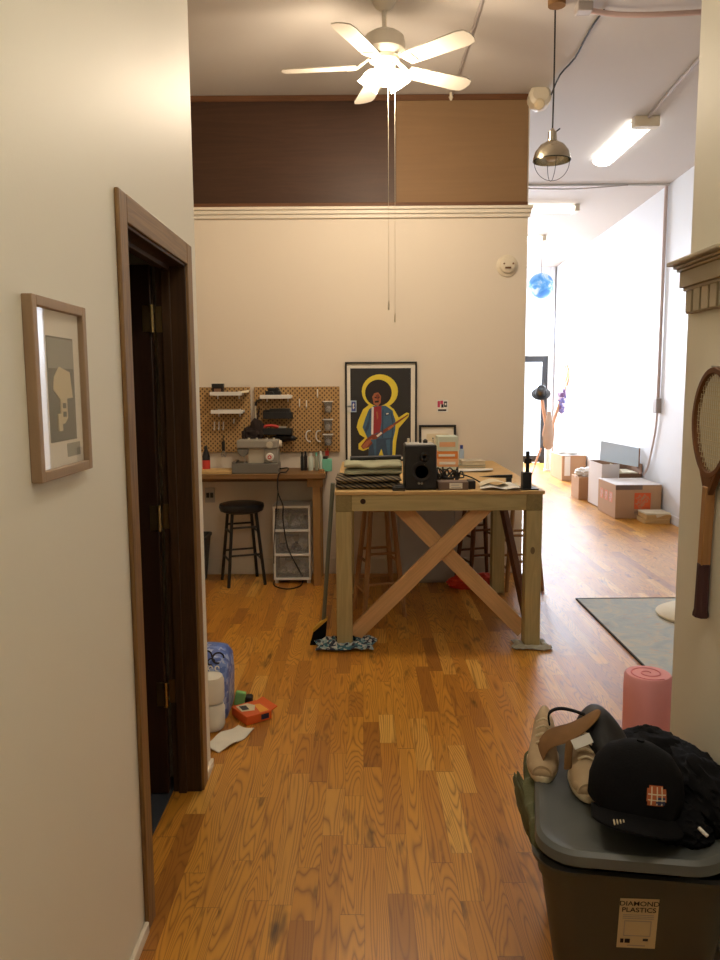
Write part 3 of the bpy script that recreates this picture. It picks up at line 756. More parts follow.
b = MB(); b.box(X1-0.012, X1, 10.0, 10.08, 0.59, 0.71); b.mi = 1; b.box(X1-0.016, X1-0.01, 10.025, 10.055, 0.60, 0.64); b.box(X1-0.016, X1-0.01, 10.025, 10.055, 0.66, 0.70)
tag(b.build('wall_outlet', ['white', 'darkmetal'], off=(X1, 10.04, 0.65)), 'power outlet on the white wall above the big cardboard box', 'outlet')
o = aty(210, 495, YB)
b = MB(); b.box(o.x-0.04, o.x+0.04, YB-0.01, YB, o.z-0.06, o.z+0.06); b.mi = 1; b.box(o.x-0.028, o.x-0.004, YB-0.014, YB-0.008, o.z-0.02, o.z+0.02); b.box(o.x+0.004, o.x+0.028, YB-0.014, YB-0.008, o.z-0.02, o.z+0.02)
tag(b.build('wall_outlet', ['greybox', 'black'], off=(o.x, YB, o.z)), 'outlet with two black sockets on the wall under the desk', 'outlet')

# hanging blue globe at the far end
g = aty(541, 286, 13.5)
t = thing('blue_globe', 'blue and white globe ball hanging at the far end', 'globe', (g.x, g.y, HC))
b = MB(); b.sphere((g.x, g.y, g.z), 0.215, 4); b.build('ball', 'globe', t)
b = MB(); b.tube([(g.x, g.y, g.z+0.21), (g.x, g.y, HC)], 0.004); b.build('string', 'cord', t)

# ------------------------------------------------------------------ left wall picture
f0, f1, fz0, fz1 = 1.449, 1.728, 1.350, 1.700
t = thing('picture_frame', 'light wood framed abstract print on the left wall', 'picture', (XL, (f0+f1)/2, fz0))
xo, xi = XL+0.021, XL+0.008
w = 0.02
b = MB(); b.box(XL, xo, f0, f0+w, fz0, fz1); b.box(XL, xo, f1-w, f1, fz0, fz1); b.box(XL, xo, f0+w, f1-w, fz0, fz0+w); b.box(XL, xo, f0+w, f1-w, fz1-w, fz1)
b.build('frame', 'frameoak', t, bev=0.002)
b = MB(); b.box(XL, xi, f0+w, f1-w, fz0+w, fz1-w); mo = b.build('mat_board', 'matte', t, smooth=False)
def art(u0, v0, u1, v1, m_, k):
    b.mi = m_; b.box(xi, xi+0.0008+0.0004*k, f0+u0*(f1-f0), f0+u1*(f1-f0), fz0+v0*(fz1-fz0), fz0+v1*(fz1-fz0))
b = MB()
art(0.30, 0.20, 0.80, 0.80, 0, 0); art(0.31, 0.62, 0.79, 0.79, 1, 1); art(0.60, 0.10, 0.86, 0.18, 1, 0)
b.mi = 2
Yp = lambda u: f0+u*(f1-f0)
Zp = lambda v: fz0+v*(fz1-fz0)
for k, pl in enumerate(([(0.38, 0.50), (0.40, 0.57), (0.50, 0.63), (0.70, 0.60), (0.74, 0.45), (0.50, 0.44)], [(0.50, 0.30), (0.50, 0.45), (0.62, 0.45), (0.62, 0.33), (0.56, 0.30)], [(0.44, 0.26), (0.44, 0.36), (0.51, 0.36), (0.51, 0.26)])):
    b.prism([(xi+0.0005, Yp(u), Zp(v)) for u, v in pl], (0.0018+0.0004*k, 0, 0))
b.mi = 0
for v in (0.34, 0.39): b.box(xi+0.0005, xi+0.0034, Yp(0.53), Yp(0.59), Zp(v), Zp(v+0.03))
b.build('print', ['artgrey', 'artlight', 'artcream'], mo, off=parent_world(t), smooth=False)
b = MB(); b.box(XL+0.013, XL+0.015, f0+w-0.002, f1-w+0.002, fz0+w-0.002, fz1-w+0.002); b.build('glass', 'picglass', t, smooth=False)

# ------------------------------------------------------------------ tennis racket on the right wall
t = thing('tennis_racket', 'old wooden tennis racket hanging on the right wall', 'racket', (XR, 2.06, 1.24))
xr_ = XR-0.018
hc = Vector((xr_, 2.05, 1.425)); ax_ = (Vector((xr_, 2.043, 1.56))-Vector((xr_, 2.07, 0.9))).normalized()
sd = Vector((1, 0, 0)).cross(ax_)
ell = [hc+ax_*(0.138*math.sin(a))+sd*(0.108*math.cos(a)*(1-0.10*(math.sin(a) < 0)*abs(math.sin(a)))) for a in [2*PI*i/40-PI/2 for i in range(41)]]
b = MB()
rings = []
for i, p in enumerate(ell[:-1]):
    d = (p-hc).normalized()
    rings.append([p+d*0.008+Vector((0.009, 0, 0)), p+d*0.008-Vector((0.009, 0, 0)), p-d*0.008-Vector((0.009, 0, 0)), p-d*0.008+Vector((0.009, 0, 0))])
rings.append(rings[0]); b.loft(rings, False, False)
b.build('head_frame', M['stooldark'], t, bev=0.002)
b = MB()
for i in range(-8, 9):
    s_ = i*0.0118
    h = 0.13*math.sqrt(max(0.02, 1-(s_/0.104)**2))
    b.bar(hc+sd*s_-ax_*h, hc+sd*s_+ax_*h, 0.0013, 0.0013, (1, 0, 0))
for i in range(-10, 11):
    s_ = i*0.0118
    h = 0.102*math.sqrt(max(0.02, 1-(s_/0.134)**2))
    b.bar(hc+ax_*s_-sd*h, hc+ax_*s_+sd*h, 0.0013, 0.0013, (1, 0, 0))
b.build('strings', 'artcream', t, smooth=False)
th = hc-ax_*0.138
b = MB()
b.bar(hc-ax_*0.10+sd*0.062, th-ax_*0.05+sd*0.008, 0.012, 0.016, (1, 0, 0)); b.bar(hc-ax_*0.10-sd*0.062, th-ax_*0.05-sd*0.008, 0.012, 0.016, (1, 0, 0))
b.prism([th+sd*0.03+Vector((0.008, 0, 0)), th-sd*0.03+Vector((0.008, 0, 0)), th-ax_*0.045-sd*0.012+Vector((0.008, 0, 0)), th-ax_*0.045+sd*0.012+Vector((0.008, 0, 0))], (-0.016, 0, 0))
b.build('throat', M['stooldark'], t, bev=0.002)
g0 = th-ax_*0.245; g1 = th-ax_*0.39
b = MB(); b.bar(th-ax_*0.03, g0, 0.028, 0.026, (1, 0, 0)); b.build('shaft', M['stoolwood'], t, bev=0.003)
b = MB()
octo = lambda c, r: [c+(sd*math.cos(a)*1.1+Vector((1, 0, 0))*math.sin(a)*0.95)*r for a in [PI/8+PI/4*i for i in range(8)]]
b.loft([octo(g0+ax_*0.004, 0.0175), octo(g1+ax_*0.02, 0.0185), octo(g1+ax_*0.008, 0.0215), octo(g1, 0.0215)])
b.build('grip', mat('oxblood_leather', rgb(66, 34, 34), 0.6, var=0.15), t, bev=0.001)
b = MB(); b.cyl((XR, hc.y, hc.z+0.145), (xr_-0.012, hc.y, hc.z+0.147), 0.003, n=8); b.build('nail', 'steel', t)

# ------------------------------------------------------------------ workbench
TX0, TX1, TY0, TY1, TZ = -0.152, 1.035, 4.42, 5.66, 0.925
t = thing('workbench', 'tall lumber workbench with crossed braces in the middle of the room', 'workbench', (0.45, 5.0, 0))
b = MB(); b.box(TX0-0.005, TX1+0.01, TY0-0.006, 6.195, TZ-0.02, TZ); b.build('tabletop', 'plytop', t, bev=0.002)
lw = 0.092
for x in (TX0, TX1-lw):
    for y in (TY0, TY1-lw):
        b = MB(); b.box(x, x+lw, y, y+lw, 0.012, TZ-0.116); b.build('leg', 'lumber', t, bev=0.004)
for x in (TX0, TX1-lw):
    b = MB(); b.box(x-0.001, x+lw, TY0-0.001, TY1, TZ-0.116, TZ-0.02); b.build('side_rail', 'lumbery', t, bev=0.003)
for y in (TY0+0.001, TY1-0.04):
    b = MB(); b.box(TX0+lw, TX1-lw, y, y+0.04, TZ-0.114, TZ-0.02); b.build('rail', 'lumberx', t, bev=0.003)
def brace(p, q, mt='pine'):
    p, q = Vector(p), Vector(q); mid = (p+q)/2; d = q-p
    b = MB(); b.bar((-d.length/2, 0, 0), (d.length/2, 0, 0), 0.036, 0.092, (0, 0, 1))
    o = b.build('brace', mt, None, bev=0.003)
    o.parent = t; o.location = mid-Vector(t.location)
    o.rotation_euler = d.to_track_quat('X', 'Z').to_euler()
    return o
brace((-0.055, TY0+0.062, 0.06), (0.735, TY0+0.062, 0.85))
brace((0.195, TY0+0.10, 0.85), (0.955, TY0+0.10, 0.07))
brace((TX1-0.055, TY0+0.08, 0.12), (TX1-0.055, TY1-0.1, 0.81), 'stooldark')
brace((TX0+0.055, TY1-0.1, 0.10), (TX0+0.055, TY0+0.10, 0.80))
# dark knot holes on the rail and screws on the brace foot
b = MB(); kx = -0.005
b.lathe([(0.016, 0), (0.016, 0.002)], (0.005, TY0+0.0005, 0.868), 12, Rx(PI/2)); b.build('knot', 'darkbrown', t)

# wooden stools under the bench
def stool(label, x, y, h, ms, rz, cat_group='wooden stools under the workbench'):
    t = thing('bar_stool', label, 'stool', (x, y, 0), cat_group, rz, True)
    b = MB(); b.lathe([(0.13, h-0.032), (0.15, h-0.028), (0.152, h-0.008), (0.145, h), (0.0, h)], n=28, cap1=False); b.build('seat', ms, t)
    P = []
    for k in range(4):
        a = PI/4+k*PI/2; d = Vector((math.cos(a), math.sin(a), 0))
        p0, p1 = d*0.195, d*0.105+Vector((0, 0, h-0.03)); P.append((p0, p1))
        b = MB(); b.cyl(p0, p0.lerp(p1, 0.5), 0.014, 0.019, 12); b.cyl(p0.lerp(p1, 0.5), p1, 0.019, 0.015, 12); b.build('leg', ms, t)
    for k in range(4):
        for zf in ((0.24, 0.52) if k % 2 else (0.32, 0.60)):
            a, c_ = P[k], P[(k+1) % 4]
            b = MB(); b.cyl(a[0].lerp(a[1], zf), c_[0].lerp(c_[1], zf), 0.0095, n=8); b.build('rung', ms, t)
    return t
stool('beech wooden stool tucked under the left side of the workbench', 0.11, 5.14, 0.74, 'stoolwood', 0.25)
stool('beech wooden stool by the right rear leg of the workbench', 1.19, 5.80, 0.72, 'stoolwood', 0.1)
stool('dark brown wooden stool behind the bench near the red bag', 0.92, 6.03, 0.72, 'stooldark', 0.3)
# grey cabinet behind the bench
t = thing('cabinet', 'grey panel cabinet standing under the rear of the workbench', 'cabinet', (0.5, 6.06, 0))
b = MB(); b.box(0.285, 0.715, 5.93, 6.2, 0, TZ-0.021); b.build('body', 'greybox', t, bev=0.004)
b = MB(); b.box(0.295, 0.705, 5.915, 5.93, 0.02, 0.89); b.build('door', 'greybox', t, bev=0.003)
# red bag
b = MB(); b.sphere((0.80, 5.77, 0.04), (0.15, 0.07, 0.065), 4, 0.3, 2.0, 3, True, zmin=0.001); b.sphere((0.90, 5.78, 0.045), (0.10, 0.06, 0.07), 3, 0.4, 2.0, 5, True, zmin=0.001)
tag(b.build('plastic_bag', 'redbag', off=(0.84, 5.77, 0)), 'crumpled red plastic bag on the floor behind the workbench', 'bag')
# rags under the feet
def rag(name, label, cx, cy, w, d, mt, seed, amp=0.03):
    def fn(u, v):
        x = cx+(u-0.5)*w*(0.8+0.3*noise.noise((v*2, seed, 0))); y = cy+(v-0.5)*d*(0.8+0.3*noise.noise((u*2, seed+9, 0)))
        e = min(u, 1-u, v, 1-v)
        flat = 1 if not ((TX0-0.015 < x < TX0+lw+0.015 or TX1-lw-0.015 < x < TX1+0.015) and TY0-0.012 < y < TY0+lw+0.015) else 0
        z = 0.007+flat*amp*(0.5+0.9*abs(noise.noise((u*5+seed, v*4, 1))))*(0.4+0.6*min(1, e*5))
        return Vector((x, y, z))
    b = MB(); b.sheet(fn, 44, 30, 0.005)
    return tag(b.build(name, mt, off=(cx, cy, 0)), label, 'rag', 'rags under the bench feet')
rag('floor_rag', 'blue plaid rag bunched under the left foot of the workbench', TX0+0.045, TY0+0.03, 0.42, 0.26, 'ragblue', 2.0, 0.05)
rag('floor_rag', 'grey white rag flattened under the right foot of the workbench', TX1-0.05, TY0+0.02, 0.25, 0.2, 'raggrey', 5.0, 0.02)
# broom
t = thing('broom', 'broom with grey handle leaning on the left of the workbench', 'broom', (-0.24, 4.5, 0))
hb_, ht_ = Vector((-0.235, 4.52, 0.12)), Vector((-0.168, 4.46, 0.97))
b = MB(); b.cyl(hb_, ht_, 0.0125, n=12); b.build('handle', 'broomgrey', t)
b = MB(); b.prism([(-0.292, 4.485, 0.075), (-0.212, 4.485, 0.145), (-0.205, 4.485, 0.165), (-0.245, 4.485, 0.14), (-0.298, 4.485, 0.092)], (0, 0.045, 0)); b.build('brush_cap', 'yellow', t, bev=0.003)
b = MB()
b.loft([[Vector(p) for p in r] for r in ([(-0.315, 4.475, 0.0), (-0.225, 4.475, 0.0), (-0.225, 4.54, 0.0), (-0.315, 4.54, 0.0)], [(-0.293, 4.488, 0.078), (-0.212, 4.488, 0.146), (-0.212, 4.528, 0.146), (-0.293, 4.528, 0.078)])])
b.build('bristles', 'blackmatte', t)

# ------------------------------------------------------------------ on the workbench
# folded fabric
def folded(name, label, x0, x1, y0, y1, z0, h, mt, n, seed):
    b = MB()
    lay = h/n
    for k in range(n):
        rings = []
        for i in range(25):
            u = i/24; x = x0+(x1-x0)*u
            ring = []
            for j in range(20):
                a = 2*PI*j/20
                cy_ = (y0+y1)/2; ry = (y1-y0)/2
                ca, sa = math.cos(a), math.sin(a)
                ex_ = math.copysign(abs(ca)**0.5, ca); ez = math.copysign(abs(sa)**0.8, sa)
                zz = z0+lay*(k+0.5)+lay*0.52*ez+0.012*noise.noise((u*3+seed, k*3.0, 0))*(k+1)/n
                yy = cy_+ry*ex_*(1+0.05*noise.noise((u*4, a, seed+k)))
                xx = x+0.012*noise.noise((a, k, seed))
                if i in (0, 24): zz = z0+lay*(k+0.5)+(zz-z0-lay*(k+0.5))*0.55
                ring.append(Vector((xx, yy, max(z0+0.001, zz))))
            rings.append(ring)
        b.loft(rings)
    return tag(b.build(name, mt, off=((x0+x1)/2, (y0+y1)/2, z0)), label, 'fabric', 'folded fabrics on the workbench')
folded('folded_fabric', 'black and tan striped fabric folded at the bottom of the pile', TX0+0.0, 0.225, 4.50, 4.80, TZ, 0.075, 'striped', 2, 1)
folded('folded_fabric', 'pale sage fabric folded on top of the striped fabric', TX0+0.05, 0.235, 4.54, 4.80, TZ+0.078, 0.075, 'palegreen', 2, 4)
b = MB(); b.cyl((-0.07, 4.66, 1.093), (0.235, 4.68, 1.098), 0.014, n=12); tag(b.build('dark_tube', 'black', off=(0.08, 4.67, 1.09)), 'dark roll lying on top of the sage fabric', 'tube')
# speaker monitor
SX0, SX1, SY = 0.247, 0.432, 4.475
t = thing('monitor_speaker', 'black studio speaker on the workbench beside the fabric pile', 'speaker', (0.345, 4.62, TZ))
b = MB(); b.box(SX0, SX1, SY, SY+0.2, TZ, 1.185); b.build('cabinet', 'black', t, bev=0.008)
b = MB(); b.box(SX0+0.01, SX1-0.01, SY+0.012, SY+0.19, 1.185, 1.189); b.build('top_panel', 'greybox', t)
b = MB(); b.lathe([(0.03, 0), (0.03, 0.004), (0.018, 0.006), (0.005, -0.003)], (0.36, SY, 1.115), 20, Rx(PI/2)); b.build('tweeter', 'lens', t)
b = MB(); b.lathe([(0.062, 0), (0.062, 0.004), (0.05, 0.006), (0.02, -0.01)], (0.345, SY, 1.03), 24, Rx(PI/2)); b.build('woofer', 'black', t)
b = MB(); b.cyl((0.362, SY-0.004, 1.078), (0.362, SY+0.001, 1.078), 0.006, n=10); b.build('logo', 'white', t)
for x in (0.328, 0.345):
    b = MB(); b.cyl((x, SY-0.01, 0.965), (x, SY, 0.965), 0.007, n=10); b.build('knob', 'steel', t)
b = MB(); b.box(0.175, 0.25-0.003, 4.435, 4.56, TZ, TZ+0.022); b.box(0.19, 0.24, 4.45, 4.55, TZ+0.022, TZ+0.03)
tag(b.build('black_case', 'black', off=(0.2, 4.5, TZ), bev=0.004), 'flat black case on the bench left of the speaker', 'case')
for i, (x, h, mt, lb) in enumerate(((0.275, 0.035, 'offwhite', 'tiny ivory bottle on top of the speaker at its left'), (0.345, 0.03, 'black', 'tiny black jar in the middle of the speaker top'), (0.375, 0.022, 'darkmetal', 'low dark tin on top of the speaker'), (0.42, 0.03, 'sole', 'tiny cream bottle at the right of the speaker top'))):
    t = thing('small_bottle', lb, 'bottle', (x, 4.6, 1.189), 'little bottles on the speaker')
    b = MB(); r = 0.008 if i != 2 else 0.014
    b.lathe([(r, 1.189), (r, 1.189+h*0.7), (r*0.6, 1.189+h*0.8)], (x, 4.6, 0), 12); b.build('body', mt, t)
    b = MB(); b.cyl((x, 4.6, 1.189+h*0.8), (x, 4.6, 1.189+h), r*0.55, n=10); b.build('cap', 'black', t)
# tape box
t = thing('small_box', 'small brown box with a pale label at the bench edge', 'box', (0.53, 4.52, TZ))
b = MB(); b.box(0.44, 0.615, 4.47, 4.58, TZ, TZ+0.046); b.build('body', 'tapeprint', t, bev=0.003)
b = MB(); b.box(0.505, 0.58, 4.4685, 4.47, TZ+0.008, TZ+0.04); b.mi = 1; b.box(0.515, 0.57, 4.4678, 4.4685, TZ+0.012, TZ+0.016); b.box(0.515, 0.56, 4.4678, 4.4685, TZ+0.026, TZ+0.03); b.build('sticker', ['matte', 'greybox'], t)
b = MB(); b.box(0.617, 0.66, 4.49, 4.58, TZ, TZ+0.05); tag(b.build('power_adapter', 'black', off=(0.64, 4.53, TZ), bev=0.005), 'black power adapter beside the small brown box', 'adapter')
# cables
random.seed(3)
b = MB()
for k in range(7):
    cx_, cy_, r_ = 0.52+random.uniform(-0.04, 0.05), 4.68+random.uniform(-0.03, 0.06), random.uniform(0.04, 0.075)
    ph = random.uniform(0, 6)
    b.tube([(cx_+r_*math.cos(ph+i*0.7), cy_+r_*0.7*math.sin(ph+i*0.7), TZ+0.006+0.11*abs(math.sin(i*0.9+k))*(0.4+0.6*random.random())) for i in range(11)], 0.0045, 6)
b.tube([(0.56, 4.68, TZ+0.08), (0.66, 4.64, TZ+0.05), (0.74, 4.6, TZ+0.006), (0.80, 4.56, TZ+0.006)], 0.0045, 6)
tag(b.build('cable_tangle', 'cord', off=(0.53, 4.68, TZ)), 'tangle of black cables on the bench right of the speaker', 'cables')
# curled papers and blade
b = MB()
b.sheet(lambda u, v: Vector((0.68+0.22*u+0.02*v, 4.45+0.15*v-0.04*u, TZ+0.004+0.022*math.sin(u*5+v)**2*(0.4+0.6*v)+0.006)), 20, 8, 0.0015)
tag(b.build('paper_sheet', 'paper', off=(0.8, 4.5, TZ)), 'curled white sheet at the right bench edge', 'paper')
b = MB()
b.sheet(lambda u, v: Vector((0.69+0.23*u, 4.49+0.14*v, TZ+0.012+0.03*math.sin(u*3.2+0.4)**2+0.004)), 20, 8, 0.0015)
tag(b.build('paper_sheet', 'cream', off=(0.82, 4.55, TZ)), 'cream paper lying over the curled white sheet', 'paper')
b = MB(); b.prism([(0.71, 4.68, TZ+0.05), (0.81, 4.67, TZ+0.046), (0.905, 4.66, TZ+0.044), (0.905, 4.66, TZ+0.064), (0.81, 4.67, TZ+0.06)], (0, 0.02, 0)); b.box(0.87, 0.90, 4.655, 4.69, TZ, TZ+0.046)
tag(b.build('utility_knife', 'black', off=(0.86, 4.67, TZ)), 'black knife shape behind the curled papers', 'knife')
# black stand
t = thing('tool_stand', 'black metal stand at the right end of the workbench', 'stand', (0.97, 4.50, TZ))
b = MB(); b.box(0.915, 1.015, 4.44, 4.55, TZ, TZ+0.008); b.build('base', 'black', t, bev=0.002)
b = MB(); b.box(0.927, 0.978, 4.46, 4.52, TZ+0.008, TZ+0.10); b.build('block', 'black', t, bev=0.003)
b = MB(); b.box(0.948, 0.968, 4.48, 4.50, TZ+0.10, TZ+0.22); b.box(0.938, 0.980, 4.478, 4.502, TZ+0.15, TZ+0.18); b.build('lever', 'black', t, bev=0.003)
# box stack, frame, bottle, books, papers at the rear
zc = TZ
for i, (h, mt, w_, lb) in enumerate(((0.055, 'mint', 0.14, 'pale mint box at the bottom of the carton stack'), (0.055, 'peach', 0.138, 'peach box second from the bottom of the carton stack'), (0.05, 'orangeband', 0.14, 'orange banded box second from the top of the carton stack'), (0.10, 'mint', 0.136, 'pale box with peach print on top of the carton stack'))):
    t = thing('carton', lb, 'box', (0.575, 5.3, zc), 'cartons stacked at the bench rear')
    x0 = 0.505+0.006*(i % 2)
    b = MB(); b.box(x0, x0+w_, 5.22, 5.40, zc, zc+h-0.001); b.build('body', mt, t, bev=0.003)
    b = MB(); b.box(x0+0.01, x0+w_-0.02, 5.2185, 5.22, zc+h*0.3, zc+h*0.62); b.build('print_band', ('peach', 'white', 'white', 'peach')[i], t, smooth=False)
    zc += h
c0, c1 = aty(419, 425, YB-0.03), aty(456, 425, YB-0.03)
t = thing('picture_frame', 'small black frame leaning on the wall at the bench rear', 'picture', ((c0.x+c1.x)/2, YB-0.03, TZ))
b = MB(); ft = c0.z
b.box(c0.x, c0.x+0.018, YB-0.045, YB-0.02, TZ, ft); b.box(c1.x-0.018, c1.x, YB-0.045, YB-0.02, TZ, ft); b.box(c0.x+0.018, c1.x-0.018, YB-0.045, YB-0.02, ft-0.018, ft); b.box(c0.x+0.018, c1.x-0.018, YB-0.045, YB-0.02, TZ, TZ+0.018)
b.build('frame', 'blackframe', t, bev=0.002)
b = MB(); b.box(c0.x+0.018, c1.x-0.018, YB-0.032, YB-0.024, TZ+0.018, ft-0.018); b.mi = 1; b.box(c0.x+0.06, c1.x-0.06, YB-0.033, YB-0.031, TZ+0.06, ft-0.07); b.build('print', ['matte', 'cream'], t, smooth=False)
bx = aty(461.5, 455, 5.95)
t = thing('bottle', 'pale bottle with blue cap behind the stacked books', 'bottle', (bx.x, 5.95, TZ))
b = MB(); b.lathe([(0.02, TZ), (0.02, TZ+0.10), (0.01, TZ+0.12)], (bx.x, 5.95, 0), 14); b.build('body', 'bottleblue', t)
b = MB(); b.cyl((bx.x, 5.95, TZ+0.118), (bx.x, 5.95, TZ+0.145), 0.012, n=12); b.build('cap', 'bluecap', t)
for i, (x0, x1, z0, h, mt, lb) in enumerate(((0.70, 0.90, TZ, 0.022, 'bookgreen', 'grey green book under the lighter one at the bench rear'), (0.73, 0.90, TZ+0.022, 0.03, 'bookgrey', 'light thick book on top of the grey green one'))):
    t = thing('book', lb, 'book', ((x0+x1)/2, 5.75, z0), 'books at the bench rear')
    b = MB(); b.box(x0, x1, 5.65, 5.84, z0, z0+0.003); b.box(x0, x1, 5.65, 5.84, z0+h-0.003, z0+h-0.0005); b.box(x0, x0+0.004, 5.65, 5.84, z0+0.003, z0+h-0.003); b.build('cover', mt, t, smooth=False)
    b = MB(); b.box(x0+0.004, x1-0.004, 5.655, 5.836, z0+0.003, z0+h-0.003); b.build('pages', 'cream', t, smooth=False)
b = MB(); b.sheet(lambda u, v: Vector((0.66+0.25*u+0.03*v, 5.38+0.2*v, TZ+0.004+0.012*u*(1-v))), 10, 6, 0.0015)
tag(b.build('paper_sheet', 'paper', off=(0.8, 5.48, TZ)), 'white paper in front of the stacked books', 'paper')

# ------------------------------------------------------------------ poster and stickers
q0, q1 = aty(345, 362, YB-0.03), aty(417, 362, YB-0.03)
px0, pw, pz1 = q0.x, q1.x-q0.x, q0.z
t = thing('poster', 'large framed poster of a guitarist outlined in yellow', 'poster', (px0+pw/2, YB-0.02, TZ))
fb = 0.014
yf = YB-0.035
b = MB(); b.box(px0, px0+fb, yf, YB-0.005, TZ, pz1); b.box(px0+pw-fb, px0+pw, yf, YB-0.005, TZ, pz1); b.box(px0+fb, px0+pw-fb, yf, YB-0.005, pz1-fb, pz1); b.box(px0+fb, px0+pw-fb, yf, YB-0.005, TZ, TZ+fb)
b.build('frame', 'blackframe', t, bev=0.002)
b = MB(); b.box(px0+fb, px0+pw-fb, YB-0.02, YB-0.008, TZ+fb, pz1-fb); b.build('mat_board', 'matte', t, smooth=False)
def pq(cx, cy, y): return Vector((px0+(cx-42)/600*pw, y, pz1-(cy-55)/600*pw))
b = MB(); LAY = [0]
def shape(pts, mi):
    LAY[0] += 1; b.mi = mi
    b.prism([pq(x, y, YB-0.0205-0.0003*LAY[0]) for x, y in pts], (0, 0.0008, 0))
def ellp(cx, cy, rx, ry, n=28): return [(cx+rx*math.cos(2*PI*i/n), cy+ry*math.sin(2*PI*i/n)) for i in range(n)]
shape([(85, 108), (592, 108), (592, 850), (85, 850)], 0)
shape(ellp(332, 300, 152, 142), 1)
shape([(255, 400), (190, 450), (150, 540), (135, 600), (160, 660), (205, 690), (150, 740), (150, 785), (190, 800), (235, 780), (240, 842), (460, 842), (470, 720), (490, 610), (572, 515), (578, 485), (555, 478), (490, 520), (450, 450), (400, 410)], 1)
shape(ellp(320, 312, 112, 110), 2)
shape([(280, 420), (380, 420), (430, 455), (462, 540), (462, 620), (440, 720), (435, 842), (362, 842), (345, 780), (318, 842), (235, 842), (240, 760), (225, 690), (185, 600), (210, 520), (240, 450)], 3)
shape([(245, 700), (435, 690), (435, 842), (362, 842), (342, 778), (318, 842), (232, 842)], 4)
shape([(275, 430), (345, 420), (345, 560), (330, 640), (275, 660)], 6)
shape([(262, 430), (280, 430), (275, 665), (258, 660)], 8)
shape([(268, 345), (285, 315), (318, 308), (342, 340), (338, 395), (315, 425), (280, 405)], 5)
shape([(285, 345), (330, 345), (330, 352), (285, 352)], 2)
shape([(288, 380), (325, 375), (322, 392), (290, 395)], 2)
shape([(345, 450), (352, 440), (440, 460), (445, 500), (350, 560)], 3)
shape([(215, 700), (270, 660), (300, 660), (568, 492), (572, 500), (380, 640), (300, 700), (235, 770), (190, 785), (170, 760)], 7)
shape([(180, 760), (215, 720), (265, 690), (270, 705), (235, 750), (200, 785)], 5)
shape([(250, 460), (262, 455), (240, 600), (215, 650), (205, 620), (235, 540)], 4)
shape([(352, 455), (362, 450), (358, 690), (346, 690)], 4)
shape([(420, 470), (428, 470), (446, 560), (440, 700), (428, 700), (436, 570)], 4)
shape([(372, 480), (412, 474), (414, 500), (376, 508)], 4)
shape([(384, 484), (404, 481), (405, 490), (385, 494)], 8)
shape([(300, 470), (312, 468), (318, 520), (306, 540)], 5)
shape([(296, 330), (318, 322), (330, 340), (322, 372), (306, 366)], 7)
shape([(292, 352), (304, 350), (305, 356), (293, 358)], 2)
shape([(314, 349), (330, 346), (331, 352), (315, 355)], 2)
shape([(250, 705), (300, 700), (300, 842), (285, 842), (275, 740)], 3)
shape([(380, 710), (420, 700), (415, 842), (398, 842)], 3)
shape([(395, 612), (440, 580), (450, 592), (405, 628)], 5)
shape([(300, 672), (340, 640), (352, 650), (312, 684)], 8)
b.build('print', ['posterblack', 'yellowprint', 'hairprint', 'denim', 'denimdark', 'skin', 'redprint', 'guitarprint', 'white'], t, smooth=False)
b = MB(); b.prism([pq(x, y, yf+0.004) for x, y in ((60, 375), (88, 375), (88, 472), (60, 472))], (0, 0.001, 0)); b.mi = 1
b.prism([pq(x, y, yf+0.004) for x, y in ((88, 375), (135, 375), (135, 472), (88, 472))], (0, 0.001, 0)); b.mi = 2
b.prism([pq(x, y, yf+0.0036) for x, y in ((95, 385), (128, 385), (128, 462), (95, 462))], (0, 0.001, 0)); b.mi = 0
b.prism([pq(x, y, yf+0.003) for x, y in ((104, 405), (112, 395), (118, 408), (112, 420), (120, 435), (110, 448), (104, 438))], (0, 0.001, 0))
b.box(px0+0.02, px0+0.05, yf+0.004, YB-0.019, pq(0, 430, 0).z, pq(0, 420, 0).z)
b.build('sticker', ['white', 'bottleblue', 'bluecap'], t, smooth=False, label='small blue and white card tucked in the poster frame')
s = aty(442.5, 406, YB)
b = MB(); b.box(s.x-0.045, s.x+0.045, YB-0.002, YB, s.z-0.048, s.z+0.048); b.mi = 1
b.box(s.x-0.04, s.x-0.02, YB-0.003, YB-0.001, s.z-0.01, s.z+0.04); b.box(s.x-0.018, s.x+0.004, YB-0.003, YB-0.001, s.z+0.015, s.z+0.043); b.mi = 2
b.box(s.x-0.01, s.x+0.008, YB-0.0035, YB-0.001, s.z-0.012, s.z+0.014); b.box(s.x+0.012, s.x+0.036, YB-0.0032, YB-0.001, s.z-0.008, s.z+0.036); b.box(s.x-0.036, s.x+0.03, YB-0.003, YB-0.001, s.z-0.04, s.z-0.026); b.mi = 0; b.box(s.x+0.018, s.x+0.03, YB-0.004, YB-0.001, s.z+0.006, s.z+0.024)
tag(b.build('wall_sticker', ['paper', 'pinkprint', 'ink'], off=(s.x, YB, s.z), smooth=False), 'small square sticker with pink and black print on the wall', 'sticker')

